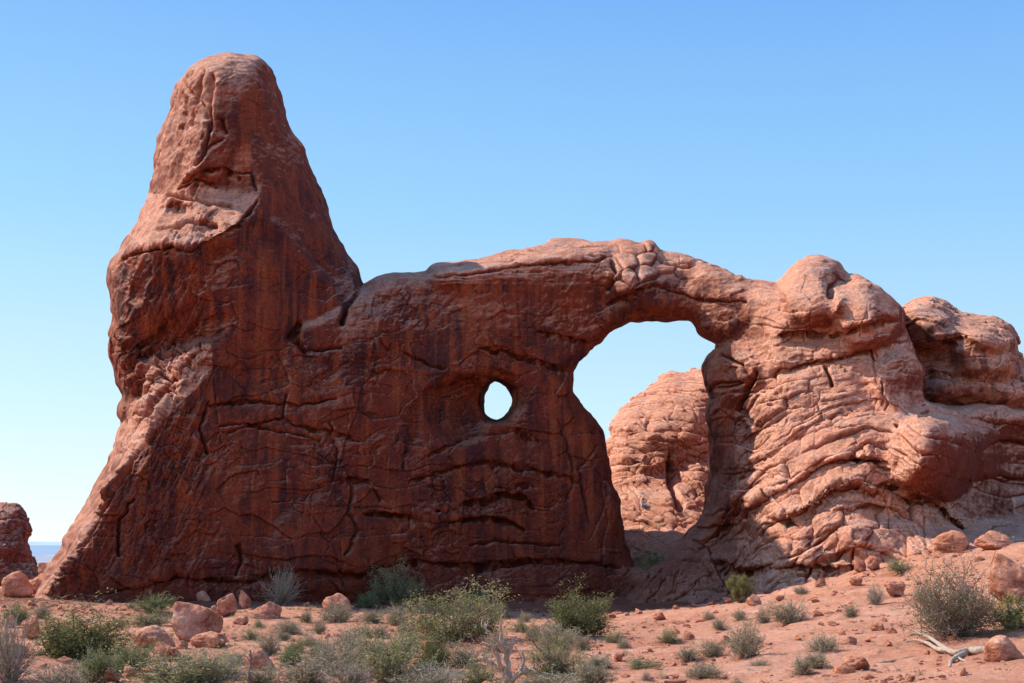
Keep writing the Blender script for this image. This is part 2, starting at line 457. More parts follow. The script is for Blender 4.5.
# lower wall
pts('180,440,103.0 250,400,103.7 250,480,102.6 180,540,101.7 250,560,101.7 100,580,101.2 180,605,100.9 300,605,101.2 330,450,103.2 330,385,104.0 385,320,106 380,288,107.5 425,282,107.5 430,400,104.2 400,470,103.2 400,560,102.7 400,605,102.1')
pts('440,273,105.9 440,263,109.5 480,269,105.5 480,253,110 520,264,105.4 520,247,110.5 560,261,105.4 560,243,110.5 605,240,110 480,300,106.0 480,350,105.2 540,300,106.2 600,258,105.6 560,350,105.6 600,330,105.8 545,400,104.8 500,445,104.3 560,445,104.3 592,422,105 500,482,103.8 560,500,103.7 605,500,104 500,560,103 560,560,103 618,560,103.5 620,600,102.4 500,605,102 450,500,103.4 450,440,103.8')
# span
pts('640,300,104.6 618,270,105.6 640,250,107.5 665,262,106.5 700,290,105.6 740,300,105.2 742,330,104.8 700,320,105.6 722,352,105 750,285,106')
pts('722,382,105.2 746,400,104.4 716,430,105.6 738,440,103.8 714,470,106.2 708,492,105.7 755,345,103.6 750,370,103.4')
# stepped right side
pts('782,292,104 812,262,106 800,312,101.8 830,300,101.8 847,280,105.5 872,298,102 893,320,103.2 780,340,101.8 830,350,101.0 880,350,100.8 912,368,102.5 925,392,104.2 772,380,101.6 760,420,101.2 800,400,99.7 850,390,99.3 885,395,99.8')
pts('742,462,101.8 780,450,99.0 830,430,97.4 880,420,97.0 930,424,96.4 925,462,95.3 900,450,96 958,436,99.6 974,452,103 975,485,105 950,494,100.6 1000,430,109 1005,480,109 1030,480,112 1060,450,114')
pts('716,502,103.2 702,530,102.8 690,548,102 742,500,99.8 762,540,97.6 722,560,98.6 702,580,98.4 662,578,100.5 672,560,101.5 640,575,101.5 645,592,99.5 680,595,97.5 740,598,96.6 790,500,97 840,492,95.6 890,502,95.8 800,540,95 850,540,94.2 900,532,94.6 955,530,97.5 985,522,102.5 1010,518,107 1060,515,112')
pts('800,580,93.3 850,570,92.5 900,563,92 950,553,91.4 1000,545,91.5 1060,538,92 1180,530,97 1180,430,117')
pts('-20,620,104 -20,500,110 60,400,112 60,200,114 120,30,114 350,30,114 420,220,108 600,200,108 800,220,106 950,260,106 1180,300,106 -20,700,101 200,700,97 500,700,97 700,700,92 850,700,88 1180,700,86 300,640,100 600,640,98.5 750,640,93 900,610,89.5 1050,590,88')

LED = [
 # wall
 dict(pts=[(365,511),(398,515),(417,517),(452,521),(475,519),(491,517),(510,523),(524,529)], cut=1.3, w=4, lip=1.0, w2=5),
 dict(pts=[(435,512),(449,509),(468,503),(485,500),(501,493),(520,495),(534,508)], cut=1.4, w=4, lip=0.8, w2=6),
 dict(pts=[(494,487),(520,483),(535,486)], cut=0.8, w=3, lip=0.4, w2=5),
 dict(pts=[(404,466),(408,440),(415,405),(432,388),(453,380),(478,374),(505,378)], cut=1.1, w=8, lip=0.5, w2=8),
 dict(pts=[(430,455),(455,440),(480,432),(510,428),(540,440)], cut=0.8, w=4, lip=0.6, w2=6),
 dict(pts=[(410,480),(450,468),(490,462),(540,470),(580,480)], cut=0.7, w=4, lip=0.5, w2=7),
 dict(pts=[(292,342),(300,326),(325,316),(345,306),(362,290)], cut=-0.2, w=10, lip=-1.3, w2=5),
 dict(pts=[(210,405),(260,400),(300,404),(335,398)], cut=0.8, w=4, lip=0.3, w2=6),
 dict(pts=[(230,430),(275,418),(320,430),(360,440)], cut=0.8, w=4, lip=0.4, w2=6),
 dict(pts=[(405,352),(425,362),(445,366)], cut=0.8, w=3, lip=0.3, w2=4),
 dict(pts=[(480,347),(508,352),(540,362),(574,372)], cut=0.9, w=5, lip=0.3, w2=8),
 dict(pts=[(536,330),(560,336),(590,342),(612,330)], cut=0.9, w=6, lip=0.3, w2=8),
 dict(pts=[(330,480),(345,478),(372,484),(380,498)], cut=0.6, w=4, lip=0.6, w2=6),
 dict(pts=[(120,590),(180,575),(240,582),(300,570),(360,575),(420,560),(480,566),(560,560),(620,566)], cut=0.9, w=6, lip=0.4, w2=8, taper=0.05),
 # tower
 dict(pts=[(118,262),(140,252),(160,247),(190,250),(213,240),(238,226),(257,198)], cut=1.0, w=5, lip=0.5, w2=4),
 dict(pts=[(166,150),(185,132),(203,128),(225,140)], cut=-0.5, w=6, lip=-0.6, w2=8),
 dict(pts=[(182,182),(200,172),(222,168),(238,178)], cut=0.8, w=5, lip=0.6, w2=4),
 dict(pts=[(262,205),(285,228),(305,250),(322,270),(336,292)], cut=0.0, w=5, lip=-1.6, w2=11),
 dict(pts=[(140,366),(160,352),(185,344),(208,342)], cut=-0.2, w=8, lip=-1.6, w2=10),
 # span
 dict(pts=[(609,303),(622,296),(640,290),(655,284)], cut=1.2, w=5, lip=0.9, w2=14),
 dict(pts=[(655,284),(700,300),(745,300)], cut=0.5, w=8, lip=0.3, w2=8),
 dict(pts=[(432,275),(455,274),(490,270),(520,266),(552,262),(600,260),(612,254)], cut=0.9, w=5, lip=0.5, w2=5),
 # knobs
 dict(pts=[(780,334),(804,333),(828,336),(859,329),(887,323),(903,318)], cut=1.7, w=6, lip=0.6, w2=8),
 dict(pts=[(770,373),(780,371),(804,364),(837,359),(859,351),(875,352)], cut=1.0, w=4, lip=0.5, w2=6),
 # big benches on the right
 dict(pts=[(728,488),(745,476),(760,467),(789,444),(818,423),(848,408),(884,404)], cut=0.8, w=4, lip=-1.0, w2=4),
 dict(pts=[(742,516),(760,502),(778,490),(804,476),(818,465),(842,458),(868,459),(889,469)], cut=1.1, w=5, lip=1.5, w2=9),
 dict(pts=[(770,517),(789,517),(816,504),(833,491),(860,485),(886,499)], cut=1.1, w=5, lip=1.9, w2=9),
 dict(pts=[(806,518),(818,512),(848,508),(877,506),(898,511),(905,518)], cut=0.6, w=4, lip=0.9, w2=6),
 dict(pts=[(880,484),(912,491),(936,504),(950,517),(971,535)], cut=2.2, w=5, lip=0.6, w2=10),
 dict(pts=[(715,560),(745,574),(765,567),(792,567),(842,568),(865,566)], cut=1.8, w=4, lip=0.9, w2=6),
 dict(pts=[(768,586),(784,573),(815,573),(850,574)], cut=0.8, w=3, lip=0.6, w2=3),
 dict(pts=[(700,548),(718,533),(730,520),(745,500)], cut=1.0, w=4, lip=0.7, w2=5),
 dict(pts=[(716,534),(725,516),(744,494),(761,479)], cut=0.9, w=4, lip=0.8, w2=5),
 dict(pts=[(760,534),(772,524),(790,520),(800,527)], cut=1.0, w=3, lip=0.9, w2=5),
 dict(pts=[(950,440),(975,450),(1000,440),(1060,450)], cut=1.0, w=5, lip=0.6, w2=8),
 dict(pts=[(960,480),(1000,475),(1060,485)], cut=1.2, w=5, lip=0.8, w2=8),
 dict(pts=[(930,548),(960,545),(1000,542),(1060,536)], cut=0.5, w=3, lip=0.8, w2=5),
]
BUL = [(814,290,33,38,3.2), (868,312,37,38,3.8), (899,378,32,30,2.2), (932,457,46,46,4.5), (770,310,26,30,1.0), (634,280,26,22,1.2), (720,300,34,40,1.2), (460,408,36,34,-3.4), (496,398,18,20,-0.8),
       (845,530,30,24,1.2), (800,545,22,18,1.2), (870,540,26,20,1.0), (178,209,17,6,-1.6), (205,226,12,6,-0.8), (735,375,26,34,1.6), (722,440,20,44,1.2), (345,330,50,34,1.2), (235,300,60,70,1.0), (330,545,60,50,1.2)]
CRK = [
 ([(152,362),(137,398),(120,450),(97,500),(68,545)],0.9,2.4), ([(172,378),(152,418),(130,460),(107,505),(84,538),(62,565)],0.8,2.0), ([(120,345),(128,372),(124,396)],0.7,2.0), ([(150,206),(170,196),(200,200),(232,205)],0.6,2.0), ([(160,232),(190,222),(214,224)],0.5,1.8),
 ([(195,165),(205,150),(222,140)],0.5,2.0), ([(178,190),(196,180),(215,186)],0.4,1.8), ([(222,120),(226,132)],0.5,2.0), ([(213,75),(209,100),(212,125),(204,150)],0.5,2.4), ([(183,95),(186,120),(178,145)],0.4,2.0), ([(300,150),(306,175),(318,205)],0.5,2.2),
 ([(353,485),(349,512)],0.9,1.8), ([(209,402),(200,430),(208,452)],0.7,1.6), ([(286,395),(283,420)],0.5,1.5), ([(220,425),(250,424),(285,432),(320,440)],0.6,1.6),
 ([(362,290),(345,308),(342,322)],1.2,2.2), ([(300,322),(292,336),(305,352),(340,346)],0.8,2.0), ([(118,555),(120,520),(133,500)],0.6,1.8),
 ([(235,575),(243,560),(238,545)],0.7,1.8), ([(330,505),(390,508)],0.4,1.5), ([(344,555),(360,530),(352,512)],0.6,1.6), ([(470,545),(500,540),(560,545)],0.5,1.8),
 ([(832,292),(833,284),(847,275)],1.2,2.0), ([(782,300),(780,281),(786,268)],1.0,2.0), ([(880,381),(885,404)],0.5,1.1), ([(826,368),(832,384)],0.8,1.5),
 ([(871,354),(873,385)],0.45,1.1), ([(704,390),(722,388),(740,384)],0.8,1.6), ([(722,355),(740,365),(750,385)],0.8,1.6), ([(707,395),(716,384),(738,382)],0.8,1.5),
 ([(896,424),(897,445)],0.4,1.2), ([(757,372),(745,392),(742,410),(752,425)],1.0,2.0), ([(612,262),(616,275),(609,290)],0.7,2.0), ([(655,250),(662,262),(690,266),(702,262)],0.6,2.0),
 ([(230,175),(250,172),(254,188)],0.4,1.4), ([(186,83),(196,100),(192,125)],0.5,2.0), ([(203,70),(200,100),(207,118)],0.5,1.8), ([(330,420),(338,450),(332,480)],0.4,1.6),
 ([(560,420),(575,460),(570,500)],0.3,1.8), ([(604,440),(580,470),(590,520)],0.3,1.8),
]

def hrise(u):
    return np.interp(u, [560,640,700,760,800,842,870,900,950,1000,1100], [150,95,47,0,-26,-46,-49,-40,-12,8,14])

def form_detail(u, v, co, wf):
    m = wf > 0.02; out = np.zeros(len(u))
    out[m] = form_detail_near(u[m], v[m], co[m], wf[m])
    c = co[~m]; out[~m] = 0.7 * fbm(c[:, 0] / 6, c[:, 1] / 6, c[:, 2] / 6, oct=4, seed=11) + 0.2 * fbm(c[:, 0] / 2, c[:, 1] / 2, c[:, 2] / 1.2, oct=2, seed=12)
    return out

def form_detail_near(u, v, co, wf):
    x, y, z = co[:, 0], co[:, 1], co[:, 2]
    right = sstep(735, 775, u)                              # blocky, bedded side
    low = sstep(330, 430, v)
    topu = sstep(0, 1, (300 - v) / 40) * sstep(425, 440, u) * (1 - sstep(600, 640, u))
    wl = 1 - right
    towerup = (1 - sstep(190, 250, v)) * (1 - sstep(330, 350, u))
    wu = u + 9 * fbm(u / 40, v / 40, oct=3, seed=3); wv = v + 9 * fbm(u / 40, v / 40, oct=3, seed=5)
    H = np.zeros(len(u))
    # general weathered relief
    n1 = fbm(x / 6, y / 6, z / 6, oct=5, seed=11)
    n2 = fbm(x / 1.6, y / 1.6, z / 1.6, oct=4, seed=21)
    rg = fbm(x / 4, y / 4, z / 3, oct=4, seed=31, ridged=True)
    H += (0.50 * n1 + 0.09 * n2 + 0.14 * rg) * (0.6 + 0.45 * right)
    # bedding
    S = wv - np.where(u > 560, hrise(u) * low, 0) * 1.0 + 0.03 * (u - 300)
    blk = right * np.clip(np.exp(-((v - 375) / 45) ** 2) + 0.0, 0, 1)          # blocky courses
    slab = right * sstep(400, 430, v)                                             # long smooth slabs
    knob = right * sstep(335, 315, v)
    va = np.clip(0.55 + 0.9 * vnoise(u / 60, v / 35, seed=8), 0, 1.3)
    y1 = S / 17.0 + 0.8 * fbm(S / 70, u / 260, oct=2, seed=13)
    p1, h1, e1 = bricks(wu / 46, y1, 51)
    H += blk * va * (0.65 * (p1 - 0.8) + 1.1 * (h1 - 0.5))
    p2, h2, e2 = bricks(wu / 20, y1 * 2.3 + 0.5, 61)
    H += blk * (0.16 * (p2 - 0.8) + 0.30 * (h2 - 0.5)) * np.clip(vnoise(u / 35, v / 25, seed=18) + 0.5, 0, 1)
    p3, h3, e3 = bricks(wu / 120, S / 19.0 + 0.5 * fbm(S / 50, u / 200, oct=2, seed=17), 63, p=16)
    vb = np.clip(0.35 + 1.1 * vnoise(u / 70, v / 30, seed=28), 0, 1.2)
    H += slab * vb * (0.6 * (p3 - 0.85) + 0.85 * (h3 - 0.5))
    lowr = right * sstep(500, 520, v) * sstep(960, 930, u)                        # lobed feet of the beds
    p4, h4, e4 = bricks(wu / 30, S / 26.0 + 0.3, 65, p=3)
    H += lowr * (0.35 * (p4 - 0.8) + 0.4 * (h4 - 0.5))
    g1, g2, gi = cells(wu / 42, wv / 30, seed=66)
    H += knob * (0.2 * (gi - 0.5))
    # bedding and faint slabs on the shaded wall
    wm = wl * (sstep(320, 430, v) + 0.15 * (1 - towerup))
    vc = np.clip(0.25 + 1.2 * vnoise(u / 90, v / 40, seed=38), 0, 1.1)
    y5 = (wv + 0.05 * u) / 24.0 + 0.9 * fbm(wv / 80, u / 200, oct=2, seed=83)
    p5, h5, e5 = bricks(wu / 110, y5, 71, p=18)
    H += wm * vc * (0.03 * (p5 - 0.9) + 0.45 * (h5 - 0.5))
    p6, h6, e6 = bricks(wu / 60, y5 * 2.6, 73, p=14)
    H += wm * np.clip(1.3 * vnoise(u / 60, v / 30, seed=48), 0, 1) * (0.02 * (p6 - 0.9) + 0.26 * (h6 - 0.5))
    g1, g2, gi = cells(wu / 120, wv / 90, seed=81)
    H += wm * 0.4 * (gi - 0.5)
    # rippled, fluted stone on sunlit tower flanks
    m2 = sstep(0, 1, (212 - u) / 14) * (sstep(60, 90, v) * (1 - sstep(560, 600, v)))
    fl = fbm((u + 0.45 * v) / 15, (v - 0.3 * u) / 40, oct=4, seed=91, ridged=True)
    H += m2 * 0.45 * fl
    # lumps on the span top
    spt = np.exp(-((u - 640) / 40) ** 2) * sstep(300, 270, v)
    f1, ed, idv = cells(wu / 22, wv / 17, seed=101)
    H += spt * (-0.5 * np.exp(-(ed / 0.10)) + 0.9 * (idv - 0.5))
    H += topu * (0.35 * fbm((u) / 38, v / 7, oct=3, seed=111, ridged=True))
    # pits at the foot of the benches
    # fractured planes at several sizes
    f1 = facets(wu / 46, wv / 30, 131); f2 = facets((wu + 0.3 * wv) / 21, S / 13, 132); f3 = facets(wu / 9, S / 6.5, 133); f4 = facets(wu / 4.6, S / 3.4, 134)
    rr = np.clip(0.55 + 0.9 * vnoise(u / 55, v / 45, seed=135), 0.08, 1.2)
    sm = 1 - 0.6 * knob - 0.52 * wl - 0.2 * wl * sstep(350, 300, v)
    lf = sstep(0, 1, (215 - u + (v > 345) * (v - 345) * -0.63) / 12) * sstep(190, 230, v)
    H += (0.40 * f1 * (wl * sstep(250, 330, v) + 0.4) + (0.42 - 0.22 * right) * f2 * rr + (0.20 - 0.10 * right) * f3 * rr + (0.085 - 0.035 * right) * f4 * rr) * sm * (1 + 0.9 * lf)
    al = (-0.53 * (u - 130) + 0.85 * (v - 440)); ac = 0.85 * (u - 130) + 0.53 * (v - 440)
    pk, hk, ek = bricks(al / 30, ac / 11 + 0.5 * fbm(al / 40, ac / 20, oct=2, seed=151), 152, p=5)
    H += lf * sstep(330, 360, v) * (0.55 * (pk - 0.8) + 1.0 * (hk - 0.5))
    H += 0.07 * fbm(x / 0.55, y / 0.55, z / 0.4, oct=2, seed=141)
    for L in LED:
        if L['cut'] > 0: H -= crack(u, v, [(a, b + 1.5) for a, b in L['pts']], (0.45 if L['pts'][0][0] < 700 else 0.25) * L['cut'], 1.6)
    for p, dd, w in CRK: H -= crack(u, v, p, dd, w)
    F0 = 0.6 * n1 + 0.2 * rg + 0.24 * n2
    return wf * H + (1 - wf) * F0

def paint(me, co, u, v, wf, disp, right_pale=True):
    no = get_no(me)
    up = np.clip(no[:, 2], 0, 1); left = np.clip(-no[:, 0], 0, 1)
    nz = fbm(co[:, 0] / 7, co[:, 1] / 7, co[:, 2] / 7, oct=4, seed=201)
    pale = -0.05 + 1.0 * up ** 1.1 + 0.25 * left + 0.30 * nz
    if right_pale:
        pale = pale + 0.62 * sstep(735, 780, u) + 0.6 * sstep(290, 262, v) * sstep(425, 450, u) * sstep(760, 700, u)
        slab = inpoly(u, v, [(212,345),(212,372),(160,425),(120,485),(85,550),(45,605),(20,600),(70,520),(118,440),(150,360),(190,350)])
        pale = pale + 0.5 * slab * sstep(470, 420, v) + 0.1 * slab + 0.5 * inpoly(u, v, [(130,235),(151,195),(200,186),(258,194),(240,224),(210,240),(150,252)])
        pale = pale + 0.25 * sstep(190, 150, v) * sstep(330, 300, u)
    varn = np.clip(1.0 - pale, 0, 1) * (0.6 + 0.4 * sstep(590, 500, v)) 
    pale = pale - 0.75 * np.clip(no[:, 0], 0, 1) * (0.4 if not right_pale else 1) - 0.6 * np.clip(-no[:, 2], 0, 1)  # shade painted in: right-facing and downward stone made darker
    if right_pale: pale = pale + 0.13 * sstep(430, 380, v) * (u < 740) - 0.25 * sstep(950, 985, u) * sstep(405, 430, v) * sstep(545, 525, v)  # last term paints the shade of the right flank into the colour
    if right_pale: pale = pale - 0.55 * up * (u < 735) * (v > 330) * (~slab)  # ledges low on the wall coloured darker to stand for its shade
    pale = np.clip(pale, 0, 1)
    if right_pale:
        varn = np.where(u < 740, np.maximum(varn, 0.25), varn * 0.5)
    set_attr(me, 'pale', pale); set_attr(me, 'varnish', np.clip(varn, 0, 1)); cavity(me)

def split_parts(me, owner, defs, mats, names):
    """divide one continuous stone body into its named members; normals stay those of the whole"""
    Q = get_quads(me); co = get_co(me); no = get_no(me)
    pa = np.zeros(len(me.vertices), np.float32); me.attributes['pale'].data.foreach_get('value', pa)
    va = np.zeros(len(me.vertices), np.float32); me.attributes['varnish'].data.foreach_get('value', va)
    ca = np.zeros(len(me.vertices), np.float32); me.attributes['cavity'].data.foreach_get('value', ca)
    cen = co[Q].mean(1)
    cu, cv = proj(cen.astype(float))
    lab = defs(cu, cv)
    res = []
    for i, nm in enumerate(names):
        q = Q[lab == i]
        if not len(q): continue
        vid, inv = np.unique(q, return_inverse=True); inv = inv.reshape(q.shape)
        m = mesh_np(nm, co[vid] - np.array(owner.location, np.float32), inv)
        set_attr(m, 'pale', pa[vid]); set_attr(m, 'varnish', va[vid]); set_attr(m, 'cavity', ca[vid])
        m.normals_split_custom_set_from_vertices([tuple(t) for t in no[vid].tolist()])
        m.materials.append(mats)
        o = bpy.data.objects.new(nm, m); COL.objects.link(o); o.parent = owner
        res.append(o)
    bpy.data.meshes.remove(me)
    return res

def thing(name, label, cat, loc=(0, 0, 0), rotz=0, group=None):
    o = bpy.data.objects.new(name, None); COL.objects.link(o)
    o.location = loc; o.rotation_euler = (0, 0, rotz); o['label'] = label; o['category'] = cat
    o.empty_display_size = 0.3
    if group: o['group'] = group
    return o
def tag(o, label, cat, group=None):
    o['label'] = label; o['category'] = cat
    if group: o['group'] = group
    return o
def struct(name, me, m):
    o = bpy.data.objects.new(name, me); COL.objects.link(o); o['kind'] = 'structure'; me.materials.append(m); return o

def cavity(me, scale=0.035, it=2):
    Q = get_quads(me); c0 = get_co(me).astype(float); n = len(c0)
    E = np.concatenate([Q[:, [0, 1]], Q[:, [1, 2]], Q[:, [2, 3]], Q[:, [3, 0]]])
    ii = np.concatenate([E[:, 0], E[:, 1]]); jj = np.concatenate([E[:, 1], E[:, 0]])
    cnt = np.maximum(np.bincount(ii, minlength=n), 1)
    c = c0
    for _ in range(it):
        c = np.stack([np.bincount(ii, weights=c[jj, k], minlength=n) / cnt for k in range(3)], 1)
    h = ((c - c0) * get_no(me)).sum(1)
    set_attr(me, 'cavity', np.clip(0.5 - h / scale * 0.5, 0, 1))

def apply_disp(me, co, no, d):
    c = co + no * d[:, None]
    me.vertices.foreach_set('co', c.astype(np.float32).ravel()); me.update()
    return c

CT = [(a, b, Y + float(np.interp(a, *GSH)) - (4.2 * (240 - b) / 190 if b < 240 and a < 358 else 0)) for a, b, Y in CT]
me, co, no, uu, vv, wf = relief('rock', OUT, [HOLE, WIN], CT, -16, 1184, 36, 700, 76, 128,
    lambda U, V: np.interp(U, [0, 150, 300, 360, 420, 650, 720, 800, 1200], [112, 121, 121, 119, 119, 119, 119, 122, 124]) + 0 * V, rnd=16, rdep=3.6, ledges=LED, bulges=BUL, shrink=2.2)
d = form_detail(uu, vv, co, wf)
c = apply_disp(me, co, no, d)
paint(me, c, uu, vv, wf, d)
form = thing('rock_formation', 'huge red sandstone fin with a tall tower, small window and wide arch', 'rock formation', (0, 104, -5))
def fdef(u, v):
    lab = np.full(len(u), 1)
    lab[(u < 362) & (v < 330 + 0.12 * (u - 110))] = 0
    lab[(u >= 596) & (u < 752) & (v < 352)] = 2
    lab[(u >= 690) & (lab == 1)] = 3
    lab[(u >= 752)] = 3
    return lab
split_parts(me, form, fdef, M_rock, ['tower', 'wall', 'arch_span', 'buttress'])
# ================================================================== other stone bodies
def simple_detail(co, amp=1.0, bed=0.4, per=1.5, seed=300, blocks=0.4):
    x, y, z = co[:, 0], co[:, 1], co[:, 2]
    n1 = fbm(x / 5, y / 5, z / 5, oct=5, seed=seed); n2 = fbm(x / 1.4, y / 1.4, z / 1.2, oct=3, seed=seed + 9)
    zz = z + 1.0 * n1 + 0.05 * x
    t = zz / per; t = t - np.floor(t)
    pil = np.sqrt(np.clip(1 - np.abs(2 * t - 1) ** 3.5, 0, 1))
    f1, ed, idv = cells((x + 0.5 * y + n1) / 3.2, zz / 1.7, seed=seed + 3)
    g1, gd, gid = cells((x + 0.4 * y + n1) / 1.3, zz / 0.8, seed=seed + 6)
    return amp * (0.6 * n1 + 0.16 * n2) + bed * (pil - 0.8) + blocks * (-0.35 * np.exp(-(ed / 0.07) ** 1.3) + 0.6 * (idv - 0.5) + 0.25 * (gid - .5) + 0.9 * facets((x + 0.5 * y) / 2.6, zz / 1.9, seed + 20) + 0.35 * facets((x + 0.5 * y) / 0.9, zz / 0.7, seed + 21))

# rounded domes behind the arch
CT2 = []
def P2(s):
    for q in s.split(): CT2.append(tuple(float(t) for t in q.split(',')))
P2('590,480,128 600,440,130 615,400,134 650,380,137 690,362,139 740,350,139 800,350,139 860,360,140 640,420,130 680,400,130 720,380,131 760,380,132 640,460,126 680,450,126 690,420,127.5 720,450,127 640,490,124 680,490,123 720,500,124 645,505,121.5 670,508,120.5 700,515,120.5 640,522,118 680,530,116.6 720,530,117 620,560,114.5 680,560,113 740,560,114 800,560,118 800,450,128 860,450,130 860,560,120 580,540,121 580,340,140 860,300,140 560,600,116 860,600,116 655,425,127.5 662,470,125.5 674,470,127.2')
me, co, no, uu, vv, wf = relief('dome', [(596,620),(600,500),(603,462),(610,425),(622,408),(637,393),(652,384),(676,371),(704,366),(745,352),(790,348),(830,360),(848,420),(848,620)], [], CT2,
    580, 860, 330, 640, 112, 150, lambda U, V: 146 + 0 * U, rnd=22, rdep=6, step=4, ystep=0.5, levels=2,
    ledges=[dict(pts=[(605,470),(630,462),(655,470),(672,462)], cut=1.0, w=4, lip=0.6, w2=6), dict(pts=[(610,488),(640,482),(668,498)], cut=0.9, w=3, lip=0.6, w2=5),
            dict(pts=[(612,430),(640,436),(668,450),(700,440)], cut=1.2, w=4, lip=0.5, w2=8), dict(pts=[(615,512),(640,520),(668,524),(700,520)], cut=1.0, w=3, lip=0.8, w2=4)])
H = simple_detail(co, 0.9, 0.22, 2.4, 310, 0.42)
H -= crack(uu, vv, [(671,452),(672,480),(680,508)], 1.5, 3.0)
c = apply_disp(me, co, no, H); paint(me, c, uu, vv, wf, H, False)
a = np.zeros(len(me.vertices), np.float32); me.attributes['pale'].data.foreach_get('value', a); me.attributes['pale'].data.foreach_set('value', np.clip(a + 0.65, 0, 1))
me.attributes['varnish'].data.foreach_set('value', np.full(len(a), 0.1, np.float32))
me.materials.append(M_rock)
o = bpy.data.objects.new('rock_dome', me); COL.objects.link(o)
tag(o, 'rounded sunlit sandstone dome seen through the wide arch opening', 'rock dome')

# hump behind the right-hand end
CT2 = []
P2('900,300,112 930,296,113 965,312,112 1000,316,113 1030,330,113 920,320,109.5 940,335,108 980,335,107 1010,345,108.5 930,360,109.5 980,362,107.5 1020,370,108.5 940,385,107.5 990,390,106.8 1030,395,107 900,420,112 960,420,110.5 1030,425,110.5 1100,380,110 1180,400,110 1180,600,112 880,250,113 1180,250,113 880,600,113')
me, co, no, uu, vv, wf = relief('hump', [(885,600),(885,330),(897,312),(902,306),(914,300),(930,296),(947,302),(962,314),(978,317),(995,316),(1009,323),(1017,338),(1016,350),(1019,357),(1030,368),(1060,380),(1110,400),(1170,440),(1170,600)], [], CT2,
    876, 1184, 270, 604, 98, 128, lambda U, V: 123 + 0 * U, rnd=16, rdep=3.5, step=4, ystep=0.5, levels=2, bulges=[(928,322,34,28,2.5), (988,348,40,32,2.6), (950,392,40,16,0.8)],
    ledges=[dict(pts=[(905,352),(935,346),(958,332),(975,345),(1000,350),(1020,344)], cut=1.6, w=6, lip=0.6, w2=8), dict(pts=[(925,372),(960,376),(1000,372),(1030,382)], cut=0.9, w=4, lip=0.8, w2=6),
            dict(pts=[(930,398),(970,396),(1010,402),(1060,400)], cut=0.9, w=4, lip=0.6, w2=6), dict(pts=[(926,330),(940,326),(960,316)], cut=1.0, w=4, lip=0.2, w2=5)])
H = simple_detail(co, 0.7, 0.16, 2.6, 340, 0.22)
c = apply_disp(me, co, no, H); paint(me, c, uu, vv, wf, H, False)
me.attributes['pale'].data.foreach_get('value', a := np.zeros(len(me.vertices), np.float32)); me.attributes['pale'].data.foreach_set('value', np.clip(a + 0.45, 0, 1))
me.materials.append(M_rock)
o = bpy.data.objects.new('rock_hump', me); COL.objects.link(o)
tag(o, 'twin-topped brown rock hump rising behind the right end of the fin', 'rock outcrop')

# the butte far out at the left edge
CT2 = []
P2('-60,500,190 0,505,189 20,507,190 28,520,192 30,550,192 0,540,184 -30,540,183 34,562,191 0,570,182 -60,570,180 60,560,194 60,490,194 -60,450,190 60,450,190 -60,640,178 60,640,178 18,545,185')
me, co, no, uu, vv, wf = relief('butte', [(-58,640),(-58,512),(-30,506),(0,505),(14,505),(22,508),(27,516),(29,530),(29,545),(33,556),(38,566),(44,580),(44,640)], [], CT2,
    -72, 64, 484, 644, 170, 204, lambda U, V: 198 + 0 * U, rnd=10, rdep=4, step=3, ystep=0.8, levels=2,
    ledges=[dict(pts=[(-40,552),(0,555),(30,556)], cut=1.5, w=3, lip=0.5, w2=4)])
H = simple_detail(co, 0.8, 0.3, 3.0, 360, 0.3)
c = apply_disp(me, co, no, H); paint(me, c, uu, vv, wf, H, False)
me.attributes['varnish'].data.foreach_set('value', np.full(len(me.vertices), 0.8, np.float32))
me.materials.append(M_far)
o = bpy.data.objects.new('rock_butte', me); COL.objects.link(o)
tag(o, 'dark red flat-topped butte standing far off at the left edge', 'butte')

# ================================================================== ground
GC = []
for s in ('0,683,44 250,683,43 500,683,42 750,683,38 1024,683,31 0,650,56 250,650,58 500,650,58 750,650,50 1024,650,39 '
          '0,625,73 250,625,78 500,628,76 750,625,66 1024,615,52 20,602,98 200,606,97 400,607,98 600,611,96 700,608,93 745,603,91 800,587,90 850,576,89 900,568,87 950,560,85 1010,553,83 1150,545,82 '
          '650,592,104 660,565,111 657,540,117 684,538,116.5 630,570,112 0,590,112 30,580,118').split():
    u, v, Y = [float(t) for t in s.split(',')]
    if 86 < Y < 106 and u < 900 or u > 780 and Y > 81: Y += float(np.interp(u, *GSH))
    GC.append(tuple(at(u, v, Y)))
GC += [(0, 0, -1.7), (-40, 0, -2.2), (40, 0, -1.2), (-80, 40, -5), (80, 40, -0.5), (80, 90, 2), (-80, 90, -7), (-30, 118, -5.5), (-10, 118, -3), (-5, 128, -3), (30, 128, 2), (45, 118, 3), (-50, 125, -7), (-60, 150, -12), (0, 150, -6), (60, 150, 0), (-50, 175, -9), (-80, 175, -9), (0, 190, -16), (90, 150, 0), (-60, 210, -14)]
GC = np.array(GC)
def _rbf():
    d = np.sqrt(((GC[:, None, :2] - GC[None, :, :2]) ** 2).sum(-1))
    n = len(GC); A = np.zeros((n + 3, n + 3)); A[:n, :n] = d + 0 * np.eye(n)
    A[:n, n] = 1; A[:n, n + 1:] = GC[:, :2]; A[n, :n] = 1; A[n + 1:, :n] = GC[:, :2].T
    b = np.zeros(n + 3); b[:n] = GC[:, 2]
    return np.linalg.solve(A + 1e-9 * np.eye(n + 3), b)
GW = _rbf()
def ground_base(x, y):
    x = np.asarray(x, float); y = np.asarray(y, float)
    s = GW[-3] + GW[-2] * x + GW[-1] * y
    for i in range(len(GC)):
        s = s + GW[i] * np.sqrt((x - GC[i, 0]) ** 2 + (y - GC[i, 1]) ** 2)
    return s
